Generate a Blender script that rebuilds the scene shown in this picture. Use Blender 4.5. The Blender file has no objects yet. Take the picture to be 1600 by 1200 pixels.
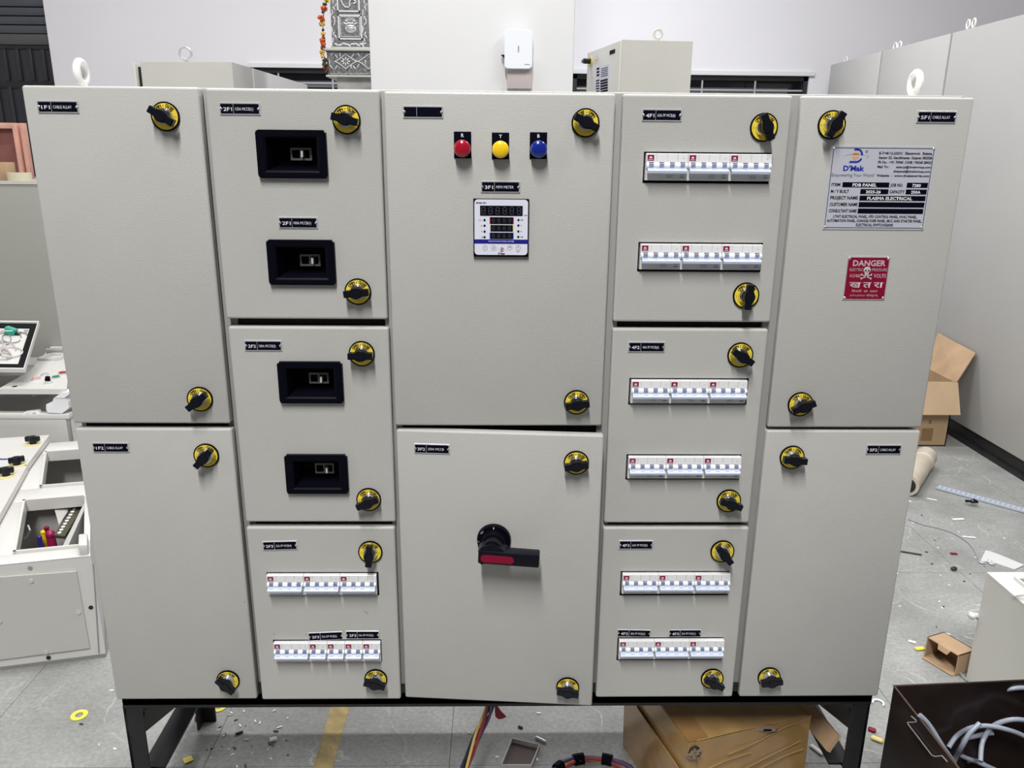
import bpy, bmesh, math, random
from mathutils import Vector, Matrix
sc = bpy.context.scene
random.seed(7)
R = math.radians
# ---------------------------------------------------------------- camera
CAM = Vector((0.78842, -1.41419, 1.47577)); YAW, PITCH, ROLL, FPX = -0.02066, 0.28361, 0.0091, 1240.0
def cam_axes():
    cy, sy, cp, sp = math.cos(YAW), math.sin(YAW), math.cos(PITCH), math.sin(PITCH)
    f = Vector((-sy*cp, cy*cp, -sp)); r0 = Vector((cy, sy, 0)); u0 = r0.cross(f)
    cr, sr = math.cos(ROLL), math.sin(ROLL)
    return cr*r0 + sr*u0, -sr*r0 + cr*u0, f
AR, AU, AF = cam_axes()
cd = bpy.data.cameras.new('camera'); co = bpy.data.objects.new('camera', cd); sc.collection.objects.link(co)
M = Matrix((AR, AU, -AF)).transposed().to_4x4(); M.translation = CAM
co.matrix_world = M; cd.sensor_width = 36; cd.lens = FPX/1600*36; cd.clip_start = 0.05
sc.camera = co
# ---------------------------------------------------------------- world, lights, exposure
sc.view_settings.view_transform = 'Standard'; sc.view_settings.look = 'None'
sc.view_settings.exposure = 0.0; sc.view_settings.gamma = 1; sc.view_settings.use_curve_mapping = False
w = bpy.data.worlds.new('world'); sc.world = w; w.use_nodes = True
w.node_tree.nodes['Background'].inputs[0].default_value = (0.93, 0.96, 1, 1)
w.node_tree.nodes['Background'].inputs[1].default_value = 0.09
def area(name, loc, sx, sy, power, rot=(0, 0, 0), col=(1, 0.985, 0.96)):
    l = bpy.data.lights.new(name, 'AREA'); l.shape = 'RECTANGLE'; l.size = sx; l.size_y = sy
    l.energy = power; l.color = col
    o = bpy.data.objects.new(name, l); o.location = loc; o.rotation_euler = rot
    sc.collection.objects.link(o); return o
area('ceiling_light_front', (0.35, -3.3, 5.6), 0.30, 3.0, 455)
area('ceiling_light_left', (-3.7, -2.5, 3.5), 0.3, 0.9, 34, rot=(R(-35), R(-40), 0))
area('ceiling_light_rear', (0.3, 1.2, 5.5), 2.4, 0.15, 160)
area('ceiling_light_right', (2.3, 0.3, 3.45), 0.3, 1.6, 36)
area('back_wall_fill', (1.6, 3.6, 3.45), 2.4, 0.3, 58, col=(0.95, 0.96, 1))  # added lamp that brightens the back wall
area('back_wall_fill_left', (-1.4, 3.3, 3.45), 2.0, 0.3, 26, col=(0.97, 0.96, 1))  # added lamp, lifts the left part of the back wall

def at(px, py, ax, v):
    """the real point at which the line of sight through a photo pixel meets the plane axis = v"""
    d = AF + (px-800)/FPX*AR - (py-600)/FPX*AU
    return CAM + d*((v-CAM[ax])/d[ax])
def at_pl(px, py, p, n):
    d = AF + (px-800)/FPX*AR - (py-600)/FPX*AU
    return CAM + d*((p-CAM).dot(n)/d.dot(n))
# ---------------------------------------------------------------- materials
MATS = {}
def mat(name, col, rough=0.5, metal=0.0, noise=0.0, nscale=30, bump=0.0, bscale=200, spec=0.5, emis=None, alpha=None, coat=0):
    if name in MATS: return MATS[name]
    m = bpy.data.materials.new(name); m.use_nodes = True; nt = m.node_tree; b = nt.nodes['Principled BSDF']
    b.inputs['Base Color'].default_value = (*col, 1); b.inputs['Roughness'].default_value = rough
    b.inputs['Metallic'].default_value = metal; b.inputs['Specular IOR Level'].default_value = spec
    b.inputs['Coat Weight'].default_value = coat
    tc = None
    if noise or bump:
        tc = nt.nodes.new('ShaderNodeTexCoord')
    if noise:
        n = nt.nodes.new('ShaderNodeTexNoise'); n.inputs['Scale'].default_value = nscale; n.inputs['Detail'].default_value = 5
        nt.links.new(tc.outputs['Object'], n.inputs['Vector'])
        r = nt.nodes.new('ShaderNodeValToRGB')
        r.color_ramp.elements[0].position = 0.3; r.color_ramp.elements[1].position = 0.7
        r.color_ramp.elements[0].color = (*[max(0, c*(1-noise)) for c in col], 1)
        r.color_ramp.elements[1].color = (*[min(1, c*(1+noise)) for c in col], 1)
        nt.links.new(n.outputs['Fac'], r.inputs['Fac']); nt.links.new(r.outputs['Color'], b.inputs['Base Color'])
    if bump:
        n = nt.nodes.new('ShaderNodeTexNoise'); n.inputs['Scale'].default_value = bscale; n.inputs['Detail'].default_value = 3
        nt.links.new(tc.outputs['Object'], n.inputs['Vector'])
        bp = nt.nodes.new('ShaderNodeBump'); bp.inputs['Strength'].default_value = bump; bp.inputs['Distance'].default_value = 0.002
        nt.links.new(n.outputs['Fac'], bp.inputs['Height']); nt.links.new(bp.outputs['Normal'], b.inputs['Normal'])
    if alpha is not None: b.inputs['Transmission Weight'].default_value = alpha
    if emis: b.inputs['Emission Color'].default_value = (*emis, 1); b.inputs['Emission Strength'].default_value = 1
    MATS[name] = m; return m
GREY = mat('powder_coat_grey', (0.47, 0.468, 0.447), 0.42, noise=0.02, nscale=6, bump=0.25, bscale=420, spec=0.4)
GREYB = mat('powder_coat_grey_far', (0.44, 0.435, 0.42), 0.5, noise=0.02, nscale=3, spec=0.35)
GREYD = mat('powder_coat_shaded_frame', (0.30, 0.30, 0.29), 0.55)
CREAM = mat('powder_coat_cream', (0.57, 0.565, 0.52), 0.4, noise=0.02, nscale=5, bump=0.1, bscale=300)
WHITEP = mat('white_enamel', (0.62, 0.612, 0.59), 0.35)
BLACK = mat('black_plastic', (0.003, 0.003, 0.007), 0.40, spec=0.06)
BLACKM = mat('black_painted_steel', (0.010, 0.010, 0.011), 0.5, noise=0.3, nscale=20)
KNOB = mat('knob_black', (0.005, 0.006, 0.011), 0.30, spec=0.3)
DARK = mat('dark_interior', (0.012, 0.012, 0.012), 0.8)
YEL = mat('lock_yellow', (0.80, 0.62, 0.06), 0.32)
CHROME = mat('chrome', (0.85, 0.85, 0.85), 0.12, metal=1)
ALU = mat('brushed_aluminium', (0.72, 0.72, 0.75), 0.35, metal=0.6, noise=0.05, nscale=60)
PLATEW = mat('printed_plate_silver', (0.62, 0.63, 0.72), 0.35, metal=0.25)
INK = mat('ink_black', (0.003, 0.003, 0.010), 0.5, spec=0.05)
INKW = mat('ink_white', (0.75, 0.75, 0.80), 0.5)
INKB = mat('ink_blue', (0.02, 0.03, 0.30), 0.5)
INKG = mat('ink_grey', (0.28, 0.28, 0.30), 0.5)
RED = mat('sign_red', (0.22, 0.003, 0.025), 0.4, spec=0.3)
RLENS = mat('lens_red', (0.36, 0.004, 0.02), 0.18, coat=1)
YLENS = mat('lens_yellow', (0.95, 0.60, 0.01), 0.18, coat=1)
BLENS = mat('lens_blue', (0.004, 0.018, 0.25), 0.18, coat=1)
MCBW = mat('breaker_white', (0.76, 0.76, 0.78), 0.4)
HUBW = mat('breaker_hub_white', (0.88, 0.89, 0.90), 0.3)
SLOT = mat('breaker_slot_blue', (0.20, 0.24, 0.38), 0.5)
BARM = mat('breaker_lever', (0.62, 0.68, 0.84), 0.3)
MREDL = mat('breaker_red_label', (0.25, 0.003, 0.045), 0.4)
CARD = mat('cardboard', (0.40, 0.27, 0.16), 0.75, noise=0.12, nscale=8, bump=0.1, bscale=90)
TAPE = mat('taped_cardboard', (0.36, 0.22, 0.085), 0.22, noise=0.22, nscale=7, bump=0.35, bscale=22, coat=0.6)
SWGREY = mat('switch_grey', (0.30, 0.30, 0.285), 0.5)

# ---------------------------------------------------------------- geometry builder
class G:
    def __init__(s): s.bm = bmesh.new()
    def _take(s, b, m):
        for f in b.faces: f.material_index = m
        me = bpy.data.meshes.new('t'); b.to_mesh(me); b.free(); s.bm.from_mesh(me); bpy.data.meshes.remove(me)
    def box(s, x0, x1, y0, y1, z0, z1, m=0, bev=0, seg=2, X=None):
        b = bmesh.new(); bmesh.ops.create_cube(b, size=1)
        bmesh.ops.scale(b, vec=(abs(x1-x0), abs(y1-y0), abs(z1-z0)), verts=b.verts)
        bmesh.ops.translate(b, vec=((x0+x1)/2, (y0+y1)/2, (z0+z1)/2), verts=b.verts)
        if bev: bmesh.ops.bevel(b, geom=b.edges[:], offset=bev, segments=seg, affect='EDGES', profile=0.5)
        if X: bmesh.ops.transform(b, matrix=X, verts=b.verts)
        s._take(b, m); return s
    def cyl(s, c, r, h, ax='y', m=0, n=24, r2=None, bev=0, X=None):
        b = bmesh.new(); bmesh.ops.create_cone(b, cap_ends=True, segments=n, radius1=r, radius2=r if r2 is None else r2, depth=h)
        if bev: bmesh.ops.bevel(b, geom=[e for e in b.edges if len(e.link_faces) == 2 and any(len(f.verts) > 4 for f in e.link_faces)], offset=bev, segments=2, affect='EDGES')
        if ax == 'y': bmesh.ops.rotate(b, matrix=Matrix.Rotation(R(90), 3, 'X'), verts=b.verts)   # radius2 end faces -y
        if ax == 'x': bmesh.ops.rotate(b, matrix=Matrix.Rotation(R(90), 3, 'Y'), verts=b.verts)
        bmesh.ops.translate(b, vec=c, verts=b.verts)
        if X: bmesh.ops.transform(b, matrix=X, verts=b.verts)
        s._take(b, m); return s
    def ball(s, c, r, sc3=(1, 1, 1), m=0, u=14, v=9, X=None, jit=0):
        b = bmesh.new(); bmesh.ops.create_uvsphere(b, u_segments=u, v_segments=v, radius=r)
        for q in b.verts:
            if jit: q.co *= 1+random.uniform(-jit, jit)
        bmesh.ops.scale(b, vec=sc3, verts=b.verts)
        if X: bmesh.ops.transform(b, matrix=X, verts=b.verts)
        bmesh.ops.translate(b, vec=c, verts=b.verts); s._take(b, m); return s
    def poly(s, pts, m=0):
        f = s.bm.faces.new([s.bm.verts.new(p) for p in pts]); f.material_index = m; return s
    def prism(s, pts, d, m=0):
        """closed prism from a planar outline pushed by the vector d"""
        d = Vector(d); a = [s.bm.verts.new(p) for p in pts]; b = [s.bm.verts.new(Vector(p)+d) for p in pts]; n = len(pts)
        fs = [s.bm.faces.new(a), s.bm.faces.new(b[::-1])]
        for i in range(n): fs.append(s.bm.faces.new((a[i], b[i], b[(i+1) % n], a[(i+1) % n])))
        for f in fs: f.material_index = m
        bmesh.ops.recalc_face_normals(s.bm, faces=fs); return s
    def xz(s, pts, y0, y1, m=0): return s.prism([(x, y0, z) for x, z in pts], (0, y1-y0, 0), m)
    def tube(s, path, r, m=0, n=8, closed=False):
        P = [Vector(p) for p in path]; N = len(P); rings = []
        up = Vector((0.13, 0.21, 0.97)); a = None
        for i, p in enumerate(P):
            t = (P[(i+1) % N]-P[i-1]) if closed else (P[min(i+1, N-1)]-P[max(i-1, 0)])
            t.normalize()
            if a is None:
                a = t.cross(up)
                if a.length < 0.05: a = t.cross(Vector((1, 0, 0)))
            else: a = a-t*a.dot(t)
            a.normalize(); b = t.cross(a)
            rings.append([s.bm.verts.new(p+r*(math.cos(k*2*math.pi/n)*a+math.sin(k*2*math.pi/n)*b)) for k in range(n)])
        for i in range(N if closed else N-1):
            A, B = rings[i], rings[(i+1) % N]
            for k in range(n):
                f = s.bm.faces.new((A[k], A[(k+1) % n], B[(k+1) % n], B[k])); f.material_index = m
        if not closed:
            for Q in (rings[0][::-1], rings[-1]):
                f = s.bm.faces.new(Q); f.material_index = m
        return s
    def bar(s, p0, p1, wdt, hgt, m=0, up=(0, 0, 1), bev=0):
        p0, p1 = Vector(p0), Vector(p1); t = (p1-p0); L = t.length; t.normalize(); up = Vector(up)
        a = t.cross(up).normalized(); b = a.cross(t)
        X = Matrix((t, a, b)).transposed().to_4x4(); X.translation = (p0+p1)/2
        return s.box(-L/2, L/2, -wdt/2, wdt/2, -hgt/2, hgt/2, m, bev=bev, X=X)
    def text(s, st, x0, x1, z, cap, y, m=0, bold=0.0, X=None, center=False):
        """lettering in the xz plane facing -y, fitted between x0 and x1 (x1 None: natural width)"""
        me, W = text_mesh(st, bold); k = cap/CAPH
        kx = (x1-x0)/W if x1 is not None else k
        if center: x0 -= W*kx/2
        b = bmesh.new(); b.from_mesh(me)
        for v in b.verts: v.co = (x0+v.co.x*kx, y, z+v.co.y*k)
        if X: bmesh.ops.transform(b, matrix=X, verts=b.verts)
        s._take(b, m); return s
    def build(s, name, mats, parent=None, loc=(0, 0, 0), rot=(0, 0, 0), smooth=30):
        me = bpy.data.meshes.new(name); s.bm.normal_update(); s.bm.to_mesh(me); s.bm.free()
        for mm in (mats if isinstance(mats, (list, tuple)) else [mats]): me.materials.append(mm)
        if smooth:
            me.polygons.foreach_set('use_smooth', [True]*len(me.polygons)); me.set_sharp_from_angle(angle=R(smooth))
        o = bpy.data.objects.new(name, me); sc.collection.objects.link(o)
        o.location = loc; o.rotation_euler = rot; o.parent = parent; return o
_T = {}
def text_mesh(st, bold):
    k = (st, bold)
    if k not in _T:
        c = bpy.data.curves.new('t', 'FONT'); c.body = st; c.size = 1; c.resolution_u = 2; c.offset = bold; c.dimensions = '2D'; c.fill_mode = 'FRONT'
        o = bpy.data.objects.new('t', c); sc.collection.objects.link(o)
        dg = bpy.context.evaluated_depsgraph_get(); me = bpy.data.meshes.new_from_object(o.evaluated_get(dg))
        xs = [v.co.x for v in me.vertices] or [0, 1]; x0 = min(xs)
        for v in me.vertices: v.co.x -= x0
        bpy.data.objects.remove(o); bpy.data.curves.remove(c)
        _T[k] = (me, max(xs)-x0)
    return _T[k]
CAPH = 0.7
_m, _ = text_mesh('H', 0.0); CAPH = max(v.co.y for v in _m.vertices)

def thing(name, label, cat, loc=(0, 0, 0), rotz=0, group=None):
    o = bpy.data.objects.new(name, None); o.empty_display_size = 0.05; sc.collection.objects.link(o)
    o.location = loc; o.rotation_euler = (0, 0, rotz); o['label'] = label; o['category'] = cat
    if group: o['group'] = group
    return o
def tag(o, label, cat, group=None):
    o['label'] = label; o['category'] = cat
    if group: o['group'] = group
    return o
def part(g, name, mats, root, **k):   # geometry in world coordinates, child of a root Empty
    return g.build(name, mats, root, loc=-Vector(root.location), **k)
def struct(o): o['kind'] = 'structure'; return o
def stuff(o): o['kind'] = 'stuff'; return o
def dup(o, parent):
    c = o.copy(); sc.collection.objects.link(c); c.parent = parent
    for ch in list(o.children): dup(ch, c)
    return c

# ================================================================ SETTING
# ---- floor of large slabs with fine recessed joints
def floor_mat():
    m = bpy.data.materials.new('stone_floor'); m.use_nodes = True; nt = m.node_tree; b = nt.nodes['Principled BSDF']; L = nt.links.new
    b.inputs['Roughness'].default_value = 0.55
    g = nt.nodes.new('ShaderNodeNewGeometry'); N = nt.nodes.new
    n1 = N('ShaderNodeTexNoise'); n1.inputs['Scale'].default_value = 3.5; n1.inputs['Detail'].default_value = 9; n1.inputs['Roughness'].default_value = 0.65
    L(g.outputs['Position'], n1.inputs['Vector'])
    r1 = N('ShaderNodeValToRGB'); r1.color_ramp.elements[0].position = 0.3; r1.color_ramp.elements[1].position = 0.72
    r1.color_ramp.elements[0].color = (0.205, 0.21, 0.20, 1); r1.color_ramp.elements[1].color = (0.345, 0.35, 0.345, 1)
    L(n1.outputs['Fac'], r1.inputs['Fac'])
    n2 = N('ShaderNodeTexNoise'); n2.inputs['Scale'].default_value = 1.6; n2.inputs['Detail'].default_value = 4
    L(g.outputs['Position'], n2.inputs['Vector'])
    mx = N('ShaderNodeVectorMath'); mx.operation = 'SCALE'; mx.inputs['Scale'].default_value = 0.7; L(n2.outputs['Color'], mx.inputs[0])
    ad = N('ShaderNodeVectorMath'); ad.operation = 'ADD'; L(g.outputs['Position'], ad.inputs[0]); L(mx.outputs[0], ad.inputs[1])
    v = N('ShaderNodeTexVoronoi'); v.feature = 'DISTANCE_TO_EDGE'; v.inputs['Scale'].default_value = 4.5; L(ad.outputs[0], v.inputs['Vector'])
    r2 = N('ShaderNodeValToRGB'); r2.color_ramp.elements[0].position = 0.0; r2.color_ramp.elements[1].position = 0.014
    r2.color_ramp.elements[0].color = (1, 1, 1, 1); r2.color_ramp.elements[1].color = (0, 0, 0, 1); L(v.outputs['Distance'], r2.inputs['Fac'])
    n3 = N('ShaderNodeTexNoise'); n3.inputs['Scale'].default_value = 6; n3.inputs['Detail'].default_value = 3; L(g.outputs['Position'], n3.inputs['Vector'])
    r3 = N('ShaderNodeValToRGB'); r3.color_ramp.elements[0].position = 0.45; r3.color_ramp.elements[1].position = 0.65; L(n3.outputs['Fac'], r3.inputs['Fac'])
    mu = N('ShaderNodeMath'); mu.operation = 'MULTIPLY'; L(r2.outputs['Color'], mu.inputs[0]); L(r3.outputs['Color'], mu.inputs[1])
    mu2 = N('ShaderNodeMath'); mu2.operation = 'MULTIPLY'; L(mu.outputs[0], mu2.inputs[0]); mu2.inputs[1].default_value = 0.5
    mix = N('ShaderNodeMix'); mix.data_type = 'RGBA'; L(mu2.outputs[0], mix.inputs[0]); L(r1.outputs['Color'], mix.inputs[6]); mix.inputs[7].default_value = (0.66, 0.66, 0.66, 1)
    n4 = N('ShaderNodeTexNoise'); n4.inputs['Scale'].default_value = 90; n4.inputs['Detail'].default_value = 4; L(g.outputs['Position'], n4.inputs['Vector'])
    r4 = N('ShaderNodeValToRGB'); r4.color_ramp.elements[0].position = 0.35; r4.color_ramp.elements[1].position = 0.65
    r4.color_ramp.elements[0].color = (0.86, 0.86, 0.86, 1); r4.color_ramp.elements[1].color = (1.08, 1.08, 1.08, 1); L(n4.outputs['Fac'], r4.inputs['Fac'])
    ml = N('ShaderNodeMix'); ml.data_type = 'RGBA'; ml.blend_type = 'MULTIPLY'; ml.inputs[0].default_value = 1; L(mix.outputs[2], ml.inputs[6]); L(r4.outputs['Color'], ml.inputs[7])
    L(ml.outputs[2], b.inputs['Base Color'])
    bp = N('ShaderNodeBump'); bp.inputs['Strength'].default_value = 0.3; bp.inputs['Distance'].default_value = 0.004; L(n4.outputs['Fac'], bp.inputs['Height']); L(bp.outputs['Normal'], b.inputs['Normal'])
    return m
FL = floor_mat(); GROUT = mat('joint_mortar', (0.13, 0.13, 0.125), 0.9)
fl = struct(G().box(-4.2, 7.0, -2.6, 6.0, -0.10, -0.004).build('floor', GROUT))
xs = [-3.6+0.611*k for k in range(13)]; xs = [x-0.003 for x in xs]
ys = [-2.6, -1.66, -0.715, 0.23, 1.176, 2.12, 3.06, 4.0, 5.4]
for i in range(len(xs)-1):
    for j in range(len(ys)-1):
        if ys[j+1] < -0.7: continue
        G().box(xs[i]+0.0007, xs[i+1]-0.0007, ys[j]+0.0007, ys[j+1]-0.0007, -0.004, 0).build('floor_slab', FL, fl, smooth=0)
sp = G(); a, b_, c_, d_ = at(487, 1200, 2, 0), at(517, 1200, 2, 0), at(538, 1103, 2, 0), at(512, 1103, 2, 0)
x0, x1 = 0.335, 0.385
G().box(x0, x1, -0.7, 1.5, 0.0002, 0.0010).build('painted_line', mat('worn_yellow_paint', (0.36, 0.27, 0.11), 0.6, noise=0.3, nscale=25), fl, smooth=0)
# ---- walls
WALLW = mat('white_wall_paint', (0.76, 0.75, 0.775), 0.7, noise=0.015, nscale=1.5)
PILW = mat('white_pillar_paint', (0.77, 0.775, 0.785), 0.65, noise=0.012, nscale=4, bump=0.12, bscale=9)
WY = 5.2
def ww(px, py): return at(px, py, 1, WY)
wl, wr, wt, wb = ww(395, 106).x, ww(577, 106).x+0.3, ww(460, 106).z, 1.35
ql, qr, qt = ww(895, 118).x, ww(1265, 118).x, ww(1170, 118).z
XL = ww(76, 65).x
g = G()
for (p0, p1, r0, r1) in [(XL, wl, 0, 6.0), (wl, wr, 0, wb), (wl, wr, wt, 6.0), (wr, ql, 0, 6.0), (ql, qr, 0, wb), (ql, qr, qt, 6.0), (qr, 7.2, 0, 6.0)]:
    g.box(p0, p1, WY, WY+0.25, r0, r1)
struct(g.build('wall_back', WALLW, smooth=0))
struct(G().box(7.0, 7.2, -2.6, 5.45, 0, 6.0).build('wall_right', WALLW, smooth=0))
struct(G().box(-4.4, -4.2, -2.6, 6.0, 0, 6.0).build('wall_left', WALLW, smooth=0))
struct(G().box(-4.4, 7.2, -2.6, 6.2, 6.0, 6.1).build('ceiling', WALLW, smooth=0))
PYF = 2.2
pl_, pr_ = at(577, 65, 1, PYF).x, at(897, 65, 1, PYF).x
struct(G().box(pl_, pr_, PYF, PYF+0.5, 0, 6.0, bev=0.006).build('wall_pillar', PILW))
# windows: low ventilators with dark louvred panes behind a flat bar grille
FRW = mat('window_frame_white', (0.70, 0.70, 0.72), 0.5); GLS = mat('dark_window_glass', (0.05, 0.052, 0.06), 0.12)
GRL = mat('grille_steel', (0.50, 0.50, 0.52), 0.4, metal=0.5); BLD = mat('window_louvre', (0.17, 0.17, 0.19), 0.5); DKF = mat('window_dark_frame', (0.02, 0.02, 0.022), 0.5)
for n, (l, r_, t) in enumerate([(wl, wr, wt), (ql, qr, qt)], 1):
    win = struct(thing('window_%d' % n, '', '', (l, WY, wb)));
    del win['label']; del win['category']
    part(G().box(l-0.03, r_+0.03, WY-0.02, WY+0.0, t, t+0.03), 'window_frame', FRW, win)
    part(G().box(l, r_, WY+0.02, WY+0.06, t-0.035, t).box(l, r_, WY+0.02, WY+0.06, wb, wb+0.03).box(r_-0.035, r_, WY+0.02, WY+0.06, wb, t).box(l, l+0.035, WY+0.02, WY+0.06, wb, t), 'window_inner_frame', DKF, win)
    part(G().box(l, r_, WY+0.16, WY+0.165, wb, t), 'pane', GLS, win)
    for k in range(5):
        z = t-0.11-0.10*k
        part(G().box(l+0.03, r_-0.12-0.06*(k % 2), WY+0.12, WY+0.15, z-0.022, z+0.028), 'louvre', BLD, win, smooth=0)
    for k in range(3): part(G().box(l, r_, WY+0.03, WY+0.045, t-0.10-0.14*k-0.012, t-0.10-0.14*k), 'grille_rail', GRL, win, smooth=0)
    nb = int((r_-l)/0.42)
    for k in range(nb+1):
        x = l+0.18+0.42*k
        if x < r_: part(G().box(x, x+0.012, WY+0.025, WY+0.037, wb, t), 'grille_bar', GRL, win, smooth=0)
# rolling shutter and ribbed sheeting left of the white wall
SHUT = mat('shutter_blue_grey', (0.060, 0.066, 0.080), 0.45, noise=0.1, nscale=8); RIB = mat('ribbed_sheet_dark', (0.022, 0.021, 0.027), 0.45); BEAM = mat('shutter_beam', (0.075, 0.075, 0.072), 0.5)
SY = WY+0.05
sh = thing('rolling_shutter', 'dark blue-grey rolling shutter of horizontal slats above the black ribbed sheeting, top left', 'shutter', (-3.3, SY, 0))
zb = at(40, 70, 1, SY).z; z52 = at(40, 53, 1, SY).z; pitch = at(40, 25, 1, SY).z-at(40, 39, 1, SY).z
part(G().box(-4.2, XL, SY, SY+0.05, zb, z52, bev=0.006), 'bottom_beam', BEAM, sh)
z = z52
while z < 4.2:
    part(G().box(-4.2, XL, SY, SY+0.03, z+0.004, z+pitch-0.002, bev=0.006), 'slat', SHUT, sh); z += pitch
part(G().box(-4.2, XL, SY+0.03, SY+0.04, zb, 6.0), 'backing', DARK, sh)
rb = thing('ribbed_sheet_wall', 'black vertical ribbed metal sheeting below the rolling shutter at left', 'sheeting', (-3.3, SY, 0))
zm = at(40, 131, 1, SY).z; rp_ = (at(58, 100, 1, SY).x-at(38, 100, 1, SY).x)
x = XL
while x > -4.2:
    part(G().box(x-rp_+0.01, x, SY+0.012, SY+0.02, zm+0.02, zb-0.03).box(x-rp_, x-rp_+0.028, SY-0.008, SY+0.02, zm+0.02, zb-0.03, bev=0.004), 'sheet_panel', RIB, rb)
    part(G().box(x-rp_+0.01, x, SY+0.012, SY+0.02, 0, zm-0.02).box(x-rp_, x-rp_+0.028, SY-0.008, SY+0.02, 0, zm-0.02, bev=0.004), 'sheet_panel', RIB, rb)
    x -= rp_
part(G().box(-4.2, XL, SY+0.0, SY+0.03, zm-0.03, zm+0.02).box(-4.2, XL, SY, SY+0.03, zb-0.03, zb-0.005), 'cross_rail', BLACKM, rb)
# ================================================================ THE SWITCHBOARD
board = thing('distribution_board', 'large light grey floor standing electrical switchboard with twelve doors and yellow locks', 'switchboard', (0.8, 0.2, 0))
BL = Vector(board.location)
OPEN = R(4.4); NOPEN = Vector((-math.sin(OPEN), -math.cos(OPEN), 0)); HING = Vector((0.600, 0, 0))
NORM = Vector((0, -1, 0))
def onb(px, py, opened=False, out=0.0):
    n = NOPEN if opened else NORM; p = HING if opened else Vector((0, 0, 0))
    return at_pl(px, py, p+n*out, n)-n*out, (-OPEN if opened else 0.0)
# carcass: open shell with mullions seen in the gaps
g = G()
g.box(0.004, 1.596, 0.022, 0.40, 1.560, 1.5765, bev=0.002).box(0.004, 1.596, 0.022, 0.40, 0.382, 0.395)
g.box(0.004, 0.012, 0.022, 0.40, 0.382, 1.575).box(1.588, 1.596, 0.022, 0.40, 0.382, 1.575).box(0.004, 1.596, 0.39, 0.40, 0.382, 1.575)
part(g, 'carcass', GREY, board)
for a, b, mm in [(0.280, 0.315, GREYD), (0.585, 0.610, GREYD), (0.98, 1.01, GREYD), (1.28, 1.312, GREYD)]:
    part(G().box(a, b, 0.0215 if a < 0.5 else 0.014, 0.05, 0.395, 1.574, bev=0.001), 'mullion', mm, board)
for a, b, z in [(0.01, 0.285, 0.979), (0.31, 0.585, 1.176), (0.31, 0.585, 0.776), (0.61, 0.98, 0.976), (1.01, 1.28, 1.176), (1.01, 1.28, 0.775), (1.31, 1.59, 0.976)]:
    part(G().box(a, b, 0.024, 0.05, z-0.02, z+0.02), 'cross_rail', DARK, board)  # near-black colour puts the shadow of the door gaps onto these rails
part(G().box(0.01, 1.59, 0.085, 0.09, 0.39, 1.57), 'mounting_plate', DARK, board)  # near-black sheet paints the unlit interior behind the door cut-outs
HOLES = {}
def hole(k, x0, x1, z0, z1): HOLES.setdefault(k, []).append((x0, x1, z0, z1))
# circuit breaker rows: (door, px left, px right, py top, py bottom, poles)
ROWS = [('4F1', 1005, 1203, 238, 286, (4, 4, 4)), ('4F1', 996.5, 1190, 379, 424, (4, 4, 4)), ('4F2', 982.5, 1168, 591, 631.5, (4, 4, 4)),
        ('4F2', 978, 1156.5, 710, 748.5, (4, 4, 4)), ('4F3', 969, 1138.5, 892.5, 929.5, (4, 4, 4)), ('4F3', 964, 1128.5, 996, 1030.5, (4, 4, 4)),
        ('2F3', 418, 592, 894, 929.5, (4, 4, 4)), ('2F3', 428, 596.5, 999.5, 1032.5, (4, 2, 2, 2, 2))]
rows = []
for k, l, r_, t, b, po in ROWS:
    xl = (at(l, t, 1, 0).x+at(l, b, 1, 0).x)/2; xr = (at(r_, t, 1, 0).x+at(r_, b, 1, 0).x)/2
    zt, zb_ = at((l+r_)/2, t, 1, 0).z, at((l+r_)/2, b, 1, 0).z
    hole(k, xl, xr, zb_, zt); rows.append((xl, xr, zb_, zt, po))
BEZ = [('2F1', 455.5, 241), ('2F1', 470.5, 410.5), ('2F2', 485, 598.5), ('2F2', 494.5, 742)]
bez = []
for k, px, py in BEZ:
    p = at(px, py, 1, -0.008); bez.append(p); hole(k, p.x-0.046, p.x+0.046, p.z-0.030, p.z+0.030)
DOORS = {'1F1': (0, .291, .984, 1.576), '1F2': (0.001, .292, .377, .974), '2F1': (.302, .5915, 1.184, 1.5745), '2F2': (.303, .593, .782, 1.1695), '2F3': (.302, .591, .375, .771),
         '3F1': (.5985, .988, .981, 1.5725), '3F2': (.600, .9895, .379, .973), '4F1': (1.0005, 1.2885, 1.182, 1.5725), '4F2': (1.0005, 1.287, .780, 1.1695), '4F3': (1.0, 1.289, .377, .770),
         '5F1': (1.304, 1.599, .979, 1.5725), '5F2': (1.303, 1.599, .377, .973)}
for k, (a, b, z0, z1) in DOORS.items():
    if k == '3F2':
        G().box(0, b-a, 0, 0.020, z0, z1, bev=0.0042, seg=3).build('door', GREY, board, loc=HING-BL, rot=(0, 0, -OPEN)); continue
    o = part(G().box(a, b, 0, 0.020, z0, z1, bev=0.0042, seg=3), 'door', GREY, board)
    if k in HOLES:
        c = G()
        for (xa, xb, za, zc) in HOLES[k]: c.box(xa, xb, -0.05, 0.05, za, zc)
        co_ = c.build('cutter', DARK, board, loc=-BL)
        mo = o.modifiers.new('b', 'BOOLEAN'); mo.operation = 'DIFFERENCE'; mo.object = co_; mo.solver = 'EXACT'
        me = bpy.data.meshes.new_from_object(o.evaluated_get(bpy.context.evaluated_depsgraph_get()))
        o.modifiers.clear(); me.polygons.foreach_set('use_smooth', [False]*len(me.polygons)); o.data = me; bpy.data.objects.remove(co_)
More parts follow.
